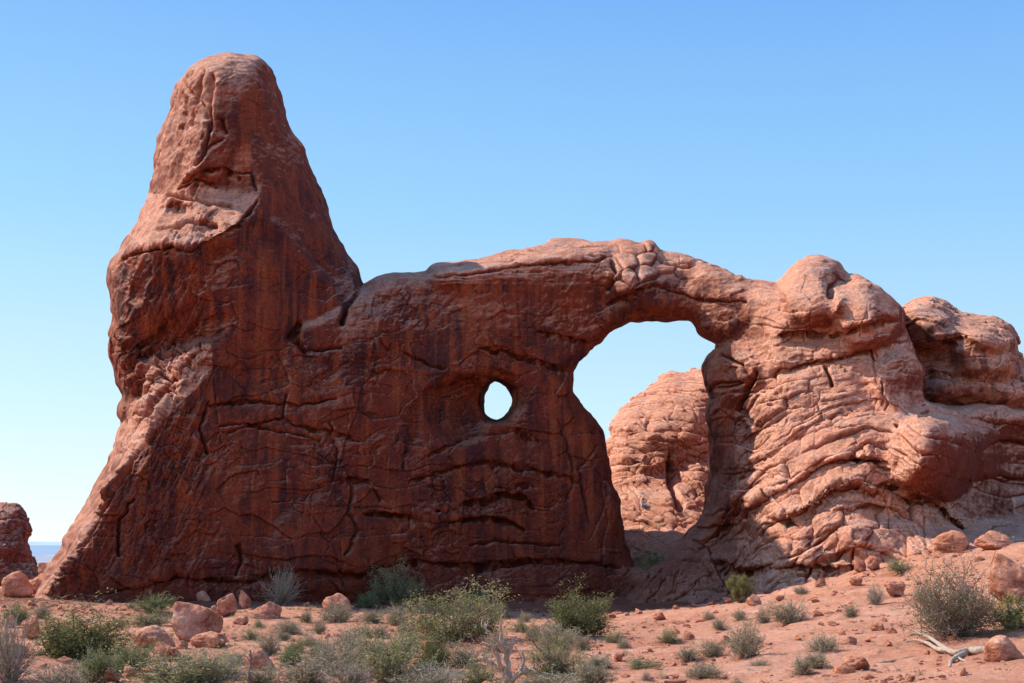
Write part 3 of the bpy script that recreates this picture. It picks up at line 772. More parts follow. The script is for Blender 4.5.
def ground_z(x, y):
    x = np.asarray(x, float); y = np.asarray(y, float)
    xc = np.clip(x, -95, 100); yc = np.clip(y, -20, 215)
    z = ground_base(xc, yc)
    out = np.hypot(np.clip(np.abs(x - 0) - 90, 0, None), np.clip(y - 205, 0, None) + np.clip(-15 - y, 0, None) * 0.3)
    k = sstep(0, 260, out)
    z = z * (1 - k) + k * (-62 + 3 * vnoise(x / 400, y / 400, seed=5))
    n = fbm(x / 7, y / 7, oct=4, seed=401) * 0.36 + fbm(x / 1.7, y / 1.7, oct=3, seed=411) * 0.07
    # low slickrock steps on the right
    rk = sstep(6, 16, x - 0.10 * (y - 60)) * sstep(45, 62, y)
    t = (z + 0.22 * y * 0.2 + 0.8 * n) / 0.55; t = t - np.floor(t)
    n = n + rk * 0.26 * (np.sqrt(np.clip(1 - np.abs(2 * t - 1) ** 3, 0, 1)) - .5)
    return z + n * (1 - k)
def axis(a, b, st, far0, far1, g=1.13):
    mid = list(np.arange(a, b + st, st)); l = []; s = st; x = a
    while x > far0: s *= g; x -= s; l.append(x)
    r = []; s = st; x = mid[-1]
    while x < far1: s *= g; x += s; r.append(x)
    return np.array(l[::-1] + mid + r)
gx = axis(-52, 60, 0.28, -30000, 30000); gy = axis(22, 126, 0.28, -9000, 45000)
GX, GY = np.meshgrid(gx, gy)
GZ = ground_z(GX, GY)
fine = sstep(16, 26, GY) * sstep(140, 125, GY)
GZ = GZ + fine * (0.06 * fbm(GX / 0.6, GY / 0.6, oct=3, seed=421) + 0.10 * np.clip(facets(GX / 2.2 + 0.3 * GY, GY / 1.5, 425), -.2, 1) * np.clip(fbm(GX / 9, GY / 9, oct=2, seed=426) + 0.35 + 0.4 * sstep(2, 20, GX), 0, 1) + 0.08 * fbm(GX / 2.5 + 0.4 * GY, GY / 1.1, oct=3, seed=431, ridged=True))
V = np.stack([GX, GY, GZ], -1).reshape(-1, 3)
nx, ny = len(gx), len(gy)
I = np.arange(nx * ny).reshape(ny, nx)
Q = np.stack([I[:-1, :-1], I[:-1, 1:], I[1:, 1:], I[1:, :-1]], -1).reshape(-1, 4)
me = mesh_np('ground', V, Q)
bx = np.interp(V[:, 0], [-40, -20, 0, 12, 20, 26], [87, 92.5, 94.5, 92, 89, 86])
set_attr(me, 'soil_shade', sstep(-3.0, 3.0, V[:, 1] - bx + 2.0 * fbm(V[:, 0] / 3, V[:, 1] / 3, oct=3, seed=61)) * sstep(24, 17, V[:, 0]) * sstep(116, 110, V[:, 1]) * 0.9 + 0.30 * sstep(0.0, 0.5, fbm(V[:, 0] / 7, V[:, 1] / 7, oct=4, seed=62)) * (0.45 + 0.55 * sstep(18, 2, V[:, 0])))  # shade along the wall foot painted into the ground colour, plus random soil patches
m, nt, b = mat('red_sand_ground')
pos = mapping(nt, (1, 1, 1))
n1 = noise(nt, 0.25, 8, 0.6, pos, 0.5); n2 = noise(nt, 2.0, 8, 0.7, pos); n3 = noise(nt, 9.0, 5, 0.75, pos)
c = ramp(nt, [(0.3, (0.52, 0.19, 0.105)), (0.5, (0.82, 0.36, 0.215)), (0.72, (0.96, 0.57, 0.41))], math_(nt, 'ADD', math_(nt, 'MULTIPLY', n1, 0.45), math_(nt, 'MULTIPLY', n2, 0.55)))
peb = N(nt, 'ShaderNodeTexVoronoi'); peb.inputs['Scale'].default_value = 4.5; nt.links.new(pos, peb.inputs['Vector'])
pf = ramp(nt, [(0.12, (1, 1, 1)), (0.2, (0, 0, 0))], peb.outputs['Distance'])
c = mix(nt, math_(nt, 'MULTIPLY', pf, 0.5), c, (0.40, 0.17, 0.12))
sp = ramp(nt, [(0.3, (0.75, 0.75, 0.75)), (0.6, (1.06, 1.06, 1.06))], n3)
c = mix(nt, 1.0, c, sp, 'MULTIPLY')
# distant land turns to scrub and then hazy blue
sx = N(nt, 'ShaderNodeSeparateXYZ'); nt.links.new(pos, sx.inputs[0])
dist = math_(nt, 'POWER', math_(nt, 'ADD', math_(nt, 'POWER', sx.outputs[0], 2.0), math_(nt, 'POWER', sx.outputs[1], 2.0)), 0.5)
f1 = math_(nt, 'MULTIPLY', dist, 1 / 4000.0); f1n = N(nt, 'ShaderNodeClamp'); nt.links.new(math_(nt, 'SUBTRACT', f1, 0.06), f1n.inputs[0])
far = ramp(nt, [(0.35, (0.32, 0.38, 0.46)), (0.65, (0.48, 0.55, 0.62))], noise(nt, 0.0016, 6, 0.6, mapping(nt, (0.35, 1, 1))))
soil_shade_f = N(nt, 'ShaderNodeAttribute', attribute_name='soil_shade').outputs['Fac']
c = mix(nt, 1.0, c, mix(nt, soil_shade_f, (1.0, 1.0, 1.0), (0.42, 0.33, 0.32)), 'MULTIPLY')
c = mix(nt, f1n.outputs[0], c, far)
nt.links.new(c, b.inputs['Base Color'])
bump(nt, b, math_(nt, 'ADD', n2, math_(nt, 'MULTIPLY', n3, 0.6)), 0.9, 0.2)
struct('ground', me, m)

# hazy mesas on the horizon
def ridge(name, pts, Y, col, seed):
    L = []
    for k in range(0, 241):
        u = -2600 + k * 25
        v = np.interp(u, [p[0] for p in pts], [p[1] for p in pts]) + 0.8 * float(vnoise(u / 60.0, 3.1, seed=seed))
        L.append(at(u, v, Y))
    L = np.array(L); base = L.copy(); base[:, 2] = -66; base[:, 1] -= Y * 0.06
    V = np.concatenate([L, base]); n = len(L)
    Q = np.stack([np.arange(n - 1), np.arange(1, n), n + np.arange(1, n), n + np.arange(n - 1)], 1)[:, ::-1]
    me = mesh_np(name, V, Q, False)
    m, nt, b = mat(name + '_haze')
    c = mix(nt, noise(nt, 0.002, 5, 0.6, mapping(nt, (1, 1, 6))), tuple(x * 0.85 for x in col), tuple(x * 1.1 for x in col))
    nt.links.new(c, b.inputs['Base Color']); b.inputs['Roughness'].default_value = 1
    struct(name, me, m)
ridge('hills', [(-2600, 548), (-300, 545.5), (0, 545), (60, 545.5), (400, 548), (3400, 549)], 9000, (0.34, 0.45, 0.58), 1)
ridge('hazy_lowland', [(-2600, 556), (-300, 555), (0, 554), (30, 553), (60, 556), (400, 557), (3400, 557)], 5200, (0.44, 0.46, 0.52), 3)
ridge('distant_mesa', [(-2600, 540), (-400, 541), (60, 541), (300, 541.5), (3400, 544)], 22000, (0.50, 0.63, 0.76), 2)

# ================================================================== sky, sun, camera
SUN = Vector((-0.68, 0.235, 0.69)).normalized()
w = bpy.data.worlds.new('World'); scene.world = w; w.use_nodes = True
nt = w.node_tree; bg = nt.nodes['Background']
sky = nt.nodes.new('ShaderNodeTexSky'); sky.sky_type = 'NISHITA'; sky.sun_disc = False
sky.sun_elevation = math.asin(SUN.z); sky.sun_rotation = math.atan2(SUN.x, SUN.y)
sky.air_density = 1.0; sky.dust_density = 0.6; sky.ozone_density = 1.0; sky.altitude = 1500
tc = nt.nodes.new('ShaderNodeTexCoord'); sp_ = nt.nodes.new('ShaderNodeSeparateXYZ'); nt.links.new(tc.outputs['Generated'], sp_.inputs[0])
tint = ramp(nt, [(0.0, (0.92, 0.99, 1.0)), (0.10, (0.66, 0.93, 1.02)), (0.25, (0.36, 0.71, 1.05)), (0.42, (0.20, 0.48, 1.0)), (1.0, (0.08, 0.20, 0.55))], sp_.outputs[2])
tint = mix(nt, 1.0, tint, (7.9, 7.9, 7.9), 'MULTIPLY')
tint = mix(nt, 1.0, tint, ramp(nt, [(0.2, (1.05, 1.03, 1.0)), (0.8, (0.90, 0.93, 0.98))], math_(nt, 'ADD', math_(nt, 'MULTIPLY', sp_.outputs[0], 0.8), 0.5)), 'MULTIPLY')
nt.links.new(mix(nt, 0.88, sky.outputs[0], tint), bg.inputs[0]); bg.inputs[1].default_value = 0.13
l = bpy.data.lights.new('sun', 'SUN'); l.energy = 5.0; l.angle = R(0.5); l.color = (1.0, 0.93, 0.82)
so = bpy.data.objects.new('sun', l); COL.objects.link(so); so.rotation_euler = (-SUN).to_track_quat('-Z', 'Y').to_euler()
cam = bpy.data.cameras.new('camera'); co_ = bpy.data.objects.new('camera', cam); COL.objects.link(co_)
cam.sensor_width = 36; cam.lens = F / W * 36; cam.clip_end = 100000; cam.clip_start = 0.1
co_.rotation_euler = (R(90) + PITCH, 0, 0); scene.camera = co_
scene.view_settings.view_transform = 'Standard'; scene.view_settings.look = 'None'; scene.view_settings.exposure = 0
scene.cycles.use_denoising = True
# ================================================================== placing things on the ground
def hit(u, v):
    Y = np.arange(24.0, 122.0, 0.1)
    P = at(np.full(len(Y), u), np.full(len(Y), v), Y)
    g = ground_z(P[:, 0], P[:, 1])
    k = np.argmax(P[:, 2] < g)
    if P[:, 2].min() > g.min() and not (P[:, 2] < g).any(): k = np.argmin(np.abs(P[:, 2] - g))
    return Vector((P[k, 0], P[k, 1], g[k])), Y[k]
def px(Y): return Y / F * 1.01

class Geo:
    """collects triangles and quads as numpy blocks"""
    def __init__(s): s.v = []; s.f = []; s.t = []; s.n = 0
    def add(s, v, f, tone=0.5):
        v = np.asarray(v, float); s.v.append(v); s.f.append(np.asarray(f) + s.n); s.n += len(v)
        s.t.append(np.broadcast_to(np.asarray(tone, float), (len(v),)))
    def mesh(s, name, m, smooth=False):
        me = mesh_np(name, np.concatenate(s.v), np.concatenate(s.f), smooth)
        set_attr(me, 'tone', np.concatenate(s.t)); me.materials.append(m); return me

def tube(g, P, rad, k=5, tone=0.5):
    P = np.asarray(P, float); n = len(P); rad = np.broadcast_to(rad, (n,))
    T = np.gradient(P, axis=0); T /= np.linalg.norm(T, axis=1)[:, None] + 1e-9
    ref = np.array([0.31, 0.2, 0.93]); A = np.cross(T, ref); A /= np.linalg.norm(A, axis=1)[:, None] + 1e-9
    B = np.cross(T, A); th = np.arange(k) * 2 * np.pi / k
    V = (P[:, None, :] + rad[:, None, None] * (np.cos(th)[None, :, None] * A[:, None, :] + np.sin(th)[None, :, None] * B[:, None, :])).reshape(-1, 3)
    i = np.arange(n - 1)[:, None] * k; j = np.arange(k)[None, :]; j2 = (j + 1) % k
    Q = np.stack([i + j, i + j2, i + k + j2, i + k + j], -1).reshape(-1, 4)
    g.add(V, Q, tone)

def leaves(g, C, size, rg, up=0.3, asp=0.5, tone=None):
    """one small leaf quad per centre"""
    n = len(C); a = rg.normal(size=(n, 3)); a[:, 2] += up; a /= np.linalg.norm(a, axis=1)[:, None]
    b = rg.normal(size=(n, 3)); b -= (a * b).sum(1)[:, None] * a; b /= np.linalg.norm(b, axis=1)[:, None]
    s = size * rg.uniform(0.6, 1.35, (n, 1))
    a = a * s; b = b * s * asp
    V = np.stack([C - a, C + b, C + a, C - b], 1).reshape(-1, 3)
    Q = np.arange(4 * n).reshape(n, 4)
    t = rg.uniform(0, 1, n) if tone is None else np.clip(tone + rg.normal(0, 0.15, n), 0, 1)
    g.add(V, Q, np.repeat(t, 4))

def path(rg, a, b, n=7, wig=0.12, sag=0.0):
    t = np.linspace(0, 1, n)[:, None]; L = np.linalg.norm(b - a)
    P = a + (b - a) * t
    off = np.cumsum(rg.normal(size=(n, 3)), 0); off -= off[0]; off -= off[-1] * t
    P = P + off * wig * L / math.sqrt(n); P[:, 2] += sag * L * (4 * t[:, 0] * (1 - t[:, 0]))
    return P

def leaf_mat(name, stops):
    m, nt, b = mat(name)
    t = N(nt, 'ShaderNodeAttribute', attribute_name='tone').outputs['Fac']
    c = ramp(nt, stops, t)
    nz = noise(nt, 6.0, 3, 0.6, mapping(nt, (1, 1, 1)))
    c = mix(nt, 1.0, c, ramp(nt, [(0.3, (0.7, 0.7, 0.7)), (0.7, (1.2, 1.2, 1.2))], nz), 'MULTIPLY')
    nt.links.new(c, b.inputs['Base Color']); b.inputs['Roughness'].default_value = 0.75
    tr = N(nt, 'ShaderNodeBsdfTranslucent'); nt.links.new(c, tr.inputs[0]); ms = N(nt, 'ShaderNodeMixShader'); ms.inputs[0].default_value = 0.25
    nt.links.new(b.outputs[0], ms.inputs[1]); nt.links.new(tr.outputs[0], ms.inputs[2]); nt.links.new(ms.outputs[0], nt.nodes['Material Output'].inputs[0])
    return m
def wood_mat(name, c0, c1):
    m, nt, b = mat(name)
    n = noise(nt, 1.0, 6, 0.7, mapping(nt, (14, 14, 5)))
    nt.links.new(ramp(nt, [(0.3, c0), (0.7, c1)], n), b.inputs['Base Color']); bump(nt, b, n, 0.6, 0.03)
    return m
M_jun = leaf_mat('juniper_foliage', [(0.0, (0.09, 0.095, 0.032)), (0.5, (0.25, 0.25, 0.085)), (1.0, (0.43, 0.41, 0.17))])
M_green = leaf_mat('green_shrub_leaves', [(0.0, (0.09, 0.12, 0.04)), (0.5, (0.24, 0.28, 0.10)), (1.0, (0.40, 0.43, 0.19))])
M_sage = leaf_mat('grey_sage_leaves', [(0.0, (0.21, 0.17, 0.10)), (0.5, (0.44, 0.375, 0.225)), (1.0, (0.66, 0.57, 0.37))])
M_olive = leaf_mat('olive_leaves', [(0.0, (0.16, 0.155, 0.06)), (0.5, (0.38, 0.355, 0.15)), (1.0, (0.62, 0.56, 0.27))])
M_yel = leaf_mat('yellow_flowers', [(0.0, (0.25, 0.24, 0.05)), (0.5, (0.50, 0.43, 0.07)), (1.0, (0.75, 0.62, 0.10))])
M_dry = leaf_mat('dry_grey_twigs', [(0.0, (0.26, 0.19, 0.13)), (0.5, (0.50, 0.41, 0.31)), (1.0, (0.72, 0.63, 0.51))])
M_bark = wood_mat('juniper_bark', (0.07, 0.045, 0.035), (0.22, 0.155, 0.12))
M_dead = wood_mat('bleached_wood', (0.26, 0.17, 0.12), (0.72, 0.56, 0.43))
M_snag = wood_mat('weathered_reddish_wood', (0.14, 0.08, 0.06), (0.42, 0.31, 0.26))

def juniper_mesh(seed, dens=1.0, twiggy=0.3, leafm=None):
    """unit tree: about 1 m wide and 1 m tall"""
    rg = np.random.default_rng(seed); gt = Geo(); gl = Geo(); gd = Geo()
    nl = 7; tips = []
    base = np.zeros(3)
    for i in range(nl):
        th = 2 * np.pi * (i + rg.uniform(-.3, .3)) / nl; r = rg.uniform(0.12, 0.40); h = rg.uniform(0.42, 0.82) * (1 - 0.5 * r)
        e = np.array([math.cos(th) * r, math.sin(th) * r, h])
        P = path(rg, base + rg.normal(0, 0.015, 3) * [1, 1, 0], e, 9, 0.22, 0.05)
        tube(gt, P, np.linspace(0.030, 0.008, 9) * rg.uniform(0.7, 1.2), 6)
        for j in range(9):
            s = P[rg.integers(3, 9)]; d = rg.normal(size=3) * [0.16, 0.16, 0.11] + [e[0] * 0.35, e[1] * 0.35, 0.06]
            e2 = s + d; e2[2] = max(e2[2], 0.06)
            P2_ = path(rg, s, e2, 5, 0.2); tube(gt, P2_, np.linspace(0.007, 0.0025, 5), 4); tips.append(e2)
            for q in range(2):
                e3 = e2 + rg.normal(size=3) * [0.09, 0.09, 0.07]; e3[2] = max(e3[2], 0.05); tube(gd, path(rg, e2, e3, 4, 0.2), np.linspace(0.003, 0.0012, 4), 3, 0.6); tips.append(e3)
    tips = np.array(tips)
    keep = rg.uniform(size=len(tips)) > twiggy * 0.5
    for p_, kp in zip(tips, keep):
        if not kp:
            for q in range(8):
                tube(gd, path(rg, p_, p_ + rg.normal(size=3) * 0.06 + [0, 0, 0.02], 3, 0.1), [0.0025, 0.0018, 0.001], 3, rg.uniform(0.3, 1))
            continue
        n = int(rg.uniform(90, 170) * dens); rr = rg.uniform(0.05, 0.095)
        d = rg.normal(size=(n, 3)); d /= np.linalg.norm(d, axis=1)[:, None]; d *= rr * rg.uniform(0.35, 1.0, (n, 1)) * [1, 1, 0.8]
        C = p_ + d; C[:, 2] = np.maximum(C[:, 2], 0.02)
        leaves(gl, C, 0.0150, rg, 0.6, 0.5, tone=np.clip(rg.uniform(0.2, 0.75), 0, 1))
        for q in range(3):
            dv = rg.normal(size=3) * 0.4 + [0, 0, 1]; dv /= np.linalg.norm(dv); ks = np.linspace(0.3, 1.5, 16)[:, None]
            leaves(gl, p_ + dv * rr * ks + rg.normal(0, 0.007, (16, 3)), 0.010, rg, 0.8, 0.45, tone=0.6)
    nl_ = sum(len(f) for f in gl.f); gl.v += gd.v; gl.t += gd.t; gl.f += [f - 0 + gl.n for f in gd.f]
    fol = gl.mesh('foliage', leafm or M_jun); fol.materials.append(M_dry)
    fol.polygons.foreach_set('material_index', (np.arange(len(fol.polygons)) >= nl_).astype(np.int32))
    return gt.mesh('trunk', M_bark), fol

def shrub_mesh(seed, leafm, n_st=70, leafn=1500, open_=0.5, lsize=0.016, stemm=None, wig=0.16, thick=1.0, spread=0.028):
    rg = np.random.default_rng(seed); gs = Geo(); gl = Geo(); C = []
    lob = rg.uniform(0.7, 1.15, 9)
    for i in range(n_st):
        th = rg.uniform(0, 2 * np.pi); el = math.acos(rg.uniform(0.05, 1.0)); el = el * rg.uniform(0.75, 1.08)
        L = 0.5 * lob[int(th / (2 * np.pi) * 9) % 9] * rg.uniform(0.72, 1.08)
        d = np.array([math.sin(el) * math.cos(th) * L, math.sin(el) * math.sin(th) * L, abs(math.cos(el)) * L * 1.75 + 0.03])
        s = rg.normal(0, 0.03, 3) * [1, 1, 0]
        P = path(rg, s, s + d, 6, wig, 0.06); tube(gs, P, np.linspace(0.008 * thick, 0.0022 * thick, 6), 4, rg.uniform(0, 1))
        for q in range(3):
            a = P[rg.integers(2, 5)]; e = a + d * rg.uniform(0.12, 0.36) + rg.normal(0, 0.06, 3); e[2] = max(e[2], 0.02)
            P2_ = path(rg, a, e, 4, wig); tube(gs, P2_, np.linspace(0.0035, 0.0015, 4), 3, rg.uniform(0, 1)); C.append(P2_)
        C.append(P[2:])
    if leafn:
        C = np.concatenate(C); k = rg.integers(0, len(C), leafn)
        w = C[k] + rg.normal(0, spread, (leafn, 3)); w[:, 2] = np.maximum(w[:, 2], 0.008)
        tone = np.clip(0.2 + 0.45 * w[:, 2] + 0.25 * vnoise(w[:, 0] * 7, w[:, 1] * 7, w[:, 2] * 7, seed=seed), 0, 1)
        leaves(gl, w, lsize, rg, 0.5, 0.4, tone=tone)
        return gs.mesh('stems', stemm or M_dry), gl.mesh('foliage', leafm)
    return gs.mesh('stems', stemm or M_dry), None

LIB = {}
def lib(kind, i):
    key = (kind, i)
    if key not in LIB:
        s = 1000 + 37 * i + sum(map(ord, kind))
        if kind == 'juniper': LIB[key] = juniper_mesh(s, 1.0, 0.25)
        elif kind == 'thin_juniper': LIB[key] = juniper_mesh(s, 0.85, 0.8, M_olive)
        elif kind == 'sage': LIB[key] = shrub_mesh(s, M_sage, 100, 3600, lsize=0.021)
        elif kind == 'green': LIB[key] = shrub_mesh(s, M_green, 80, 4200, lsize=0.023)
        elif kind == 'olive': LIB[key] = shrub_mesh(s, M_olive, 90, 4200, lsize=0.021)
        elif kind == 'dry': LIB[key] = shrub_mesh(s, M_sage, 150, 900, lsize=0.017)
        elif kind == 'bigtwig': LIB[key] = shrub_mesh(s, M_olive, 200, 7500, lsize=0.011, stemm=M_snag, wig=0.36, thick=0.8, spread=0.04)
        elif kind == 'scrub': LIB[key] = shrub_mesh(s, M_olive, 64, 11500, lsize=0.0145, stemm=M_snag, wig=0.36, thick=1.25, spread=0.034)
        elif kind == 'dense': LIB[key] = shrub_mesh(s, M_jun, 60, 14000, lsize=0.0160, stemm=M_bark, wig=0.34, thick=1.5, spread=0.038)
    return LIB[key]
count = [0]; SPOTS = []
def plant(u, v, w_px, h_px, kind, label, cat='shrub', group=None, var=None, name=None, rot=None, flower=False):
    P, Y = hit(u, v); k = px(Y); count[0] += 1
    SPOTS.append((P.x, P.y, w_px * k * 0.5))
    nm = name or ('juniper_tree' if cat == 'juniper tree' else 'desert_shrub')
    r = thing(nm, label, cat, P - Vector((0, 0, 0.04)), count[0] * 1.7 if rot is None else rot, group)
    ms = lib(kind, (count[0] if var is None else var) % 3)
    for me, pn in zip(ms, ('trunk', 'foliage') if cat == 'juniper tree' else ('stems', 'foliage') if 'juniper' in kind else ('stems', 'foliage')):
        if me is None: continue
        o = bpy.data.objects.new(pn, me); COL.objects.link(o); o.parent = r
        o.scale = (w_px * k, w_px * k, h_px * k * (1.12 if 'juniper' in kind else 1.02))
    if flower:
        rg = np.random.default_rng(count[0]); g = Geo(); n = 260
        d = rg.normal(size=(n, 3)); d /= np.linalg.norm(d, axis=1)[:, None]; d[:, 2] = np.abs(d[:, 2])
        leaves(g, d * [0.42 * w_px * k, 0.42 * w_px * k, 0.88 * h_px * k] * rg.uniform(0.8, 1.05, (n, 1)), 0.028 * w_px * k, rg, 1.0, 0.7)
        o = bpy.data.objects.new('flowers', g.mesh('flowers', M_yel)); COL.objects.link(o); o.parent = r; o['kind'] = 'stuff'
    return r

# ------------------------------------------------------------------ junipers and large shrubs
JG = 'junipers below the rock fin'
plant(76, 661, 96, 58, 'dense', 'wide dark green juniper with open branches, left foreground', 'juniper tree', JG, 0)
plant(398, 604, 58, 42, 'scrub', 'pale olive juniper standing against the shaded wall foot', 'juniper tree', JG, 1)
plant(454, 642, 104, 64, 'scrub', 'largest half bare juniper at centre, grey twigs showing', 'juniper tree', JG, 0)
plant(434, 674, 48, 42, 'dense', 'small bright green juniper in front of the half bare one', 'juniper tree', JG, 2)
plant(578, 638, 70, 52, 'dense', 'green juniper at the shadow edge right of centre', 'juniper tree', JG, 3)
plant(741, 603, 24, 30, 'juniper', 'lone little juniper upright below the bedded buttress', 'juniper tree', JG, 1)
plant(556, 675, 66, 36, 'scrub', 'low leafy juniper with dark leaning stems beside the dead tree', 'juniper tree', JG, 2)
plant(956, 637, 104, 82, 'bigtwig', 'big twiggy grey green bush behind the fallen log', 'bush', None, 0, 'twiggy_bush')
plant(1012, 630, 42, 40, 'green', 'green bush with yellow flowers right of the big twiggy bush', 'bush', None, 1, 'flowering_bush', flower=True)
plant(281, 606, 44, 42, 'dry', 'pale silvery dry bush against the dark wall', 'bush', None, 1, 'dry_bush')
plant(397, 597, 60, 30, 'juniper', 'dark green shrub in the shade behind the pale olive juniper', 'shrub', None, 0, 'shaded_shrub')
plant(655, 588, 44, 34, 'juniper', 'dark shrub in deep shade under the open arch', 'shrub', None, 3, 'shaded_shrub')
# ------------------------------------------------------------------ smaller shrubs
SG = 'low desert shrubs on the red sand'
SH = [
 (155, 612, 32, 17, 'green', 'bright green shrub at the wall foot, left of the boulder heap'),
 (150, 625, 36, 12, 'olive', 'yellowish low shrub just above the domed boulder'),
 (131, 608, 9, 6, 'sage', 'tiny dark tuft at the wall foot left of the bright green shrub'),
 (98, 683, 36, 26, 'green', 'dark green shrub below the wide juniper'),
 (131, 671, 34, 22, 'green', 'green shrub touching the pointed red boulder'),
 (180, 690, 70, 30, 'olive', 'broad olive shrub at the bottom edge, left side'),
 (8, 682, 36, 46, 'dry', 'dark twiggy shrub in the bottom left corner'),
 (16, 625, 30, 19, 'green', 'green shrub at the left edge below the rounded boulders'),
 (42, 618, 20, 14, 'sage', 'grey tuft beside the left toe of the fin'),
 (338, 622, 31, 16, 'sage', 'grey cushion in front of the long pale boulder'),
 (371, 622, 22, 14, 'sage', 'round grey cushion right of the long pale boulder'),
 (366, 607, 22, 14, 'green', 'yellow green shrub between the long boulder and the olive juniper'),
 (288, 633, 26, 12, 'sage', 'low grey shrub below the silvery dry bush'),
 (259, 627, 11, 7, 'olive', 'tiny olive tuft near the flat pale slab'),
 (306, 621, 13, 11, 'sage', 'small grey tuft right of the silvery dry bush'),
 (319, 633, 13, 12, 'sage', 'little grey shrub under the long pale boulder'),
 (397, 625, 24, 20, 'sage', 'grey shrub below the trunk of the olive juniper'),
 (380, 638, 20, 13, 'sage', 'dusty brown shrub left of the half bare juniper'),
 (348, 649, 28, 18, 'sage', 'rounded grey shrub in the middle of the left scrub'),
 (270, 655, 20, 24, 'sage', 'tall thin grey shrub above the rounded lone boulder'),
 (283, 640, 16, 10, 'sage', 'short grey tuft left of the middle scrub'),
 (296, 652, 17, 15, 'olive', 'olive tuft between two grey shrubs, left scrub'),
 (291, 666, 20, 15, 'green', 'fresh green shrub right of the rounded lone boulder'),
 (319, 658, 18, 16, 'olive', 'olive shrub in the centre of the left scrub'),
 (342, 675, 40, 22, 'sage', 'wide silvery shrub near the bottom, left of centre'),
 (234, 666, 26, 13, 'sage', 'flat grey shrub left of the rounded lone boulder'),
 (392, 683, 52, 40, 'olive', 'large olive shrub left of the small bright green juniper'),
 (306, 686, 42, 20, 'sage', 'grey shrub at the bottom edge under the fresh green one'),
 (350, 688, 40, 20, 'dry', 'dry twiggy shrub at the bottom edge, left of centre'),
 (262, 686, 30, 16, 'sage', 'grey shrub at the bottom edge below the lone boulder'),
 (503, 617, 16, 11, 'sage', 'small tuft right of the half bare juniper crown'),
 (524, 622, 14, 11, 'sage', 'small grey tuft at the shadow edge by a pale stone'),
 (521, 632, 15, 13, 'olive', 'olive tuft between the centre juniper and shadow edge'),
 (556, 646, 44, 19, 'sage', 'broad rounded grey shrub below the shadow edge juniper'),
 (583, 650, 16, 17, 'sage', 'upright grey shrub right of the broad rounded one'),
 (463, 667, 30, 18, 'sage', 'lilac grey shrub left of the dead tree'),
 (422, 689, 54, 16, 'sage', 'grey shrub at the bottom edge below the small juniper'),
 (552, 690, 46, 16, 'sage', 'grey shrub at the bottom edge right of the dead tree'),
 (592, 684, 34, 18, 'sage', 'grey shrub at the bottom where open sand begins'),
 (410, 638, 22, 20, 'sage', 'brownish shrub at the left foot of the half bare juniper'),
 (478, 688, 30, 18, 'olive', 'olive tuft at the bottom edge left of the dead tree'),
 (669, 642, 20, 14, 'olive', 'green tinged tuft left of the dark red stone'),
 (747, 657, 32, 31, 'sage', 'tallest grey sage on the open slope'),
 (712, 656, 24, 18, 'sage', 'grey green sage left of the tallest one'),
 (688, 660, 22, 14, 'sage', 'low sage at the lower left of the slope pair'),
 (644, 669, 31, 12, 'olive', 'flat olive tuft alone on the open sand'),
 (703, 677, 34, 16, 'sage', 'spreading grey tuft near the bottom of the slope'),
 (760, 668, 21, 10, 'dry', 'dry brown tuft below the tallest sage'),
 (709, 620, 11, 9, 'sage', 'small tuft under the shadow edge, left one of two'),
 (719, 629, 14, 12, 'sage', 'small tuft under the shadow edge, lower one of two'),
 (740, 620, 14, 11, 'sage', 'grey tuft straight below the lone little juniper'),
 (763, 622, 14, 13, 'sage', 'grey tuft right of and below the lone little juniper'),
 (790, 623, 34, 24, 'sage', 'wide grey green sage high on the slope'),
 (803, 674, 20, 18, 'sage', 'silver sage low on the slope, right of the dry tuft'),
 (614, 643, 17, 13, 'olive', 'olive tuft right of the shadow edge juniper'),
 (624, 648, 14, 11, 'sage', 'small round tuft on the sand right of the olive one'),
 (738, 688, 14, 10, 'sage', 'small tuft cut by the bottom edge, right half'),
 (801, 593, 13, 7, 'sage', 'tiny tuft at the foot of the bedded rock'),
 (646, 680, 11, 9, 'dry', 'tiny brown tuft below the flat olive tuft'),
 (851, 617, 15, 13, 'sage', 'grey tuft on bare rock left of the big twiggy bush'),
 (875, 604, 18, 18, 'dry', 'thin dry shrub up slope left of the big twiggy bush'),
 (822, 652, 26, 19, 'sage', 'upper of two grey sages left of the dark red rock'),
 (816, 668, 26, 18, 'sage', 'lower of two grey sages left of the dark red rock'),
 (900, 572, 22, 14, 'olive', 'olive shrub growing right under the bedded rock'),
 (922, 600, 16, 12, 'dry', 'dry tuft behind the big twiggy bush'),
 (205, 689, 50, 26, 'sage', 'grey scrub right of the broad olive shrub, bottom edge'),
 (60, 690, 44, 20, 'dry', 'dead twiggy scrub at the bottom left under the wide juniper'),
 (326, 668, 26, 20, 'dry', 'tangle of dry twigs between the grey shrubs, lower left'),
 (370, 660, 30, 20, 'sage', 'grey scrub behind the large olive shrub'),
 (405, 656, 24, 20, 'olive', 'olive scrub behind the small bright green juniper'),
 (250, 640, 18, 10, 'olive', 'flat olive tuft on bare sand right of the boulder heap'),
 (310, 647, 20, 12, 'sage', 'pale tuft amid the left scrub, above the olive one'),
 (362, 636, 20, 12, 'olive', 'olive tuft below the round grey cushion'),
 (330, 612, 14, 9, 'dry', 'dry tuft at the left end of the long pale boulder'),
 (436, 690, 40, 18, 'dry', 'dry twigs at the bottom edge left of the dead tree'),
 (498, 652, 26, 16, 'sage', 'grey scrub behind the bleached dead tree'),
 (535, 640, 22, 14, 'olive', 'olive scrub behind the leaning dead stems'),
 (600, 668, 26, 14, 'sage', 'grey scrub where the open sand starts, right of centre'),
 (478, 604, 20, 14, 'green', 'green shrub at the upper right of the half bare juniper'),
 (228, 678, 26, 16, 'sage', 'grey tuft left of the thin bare snag'),
]
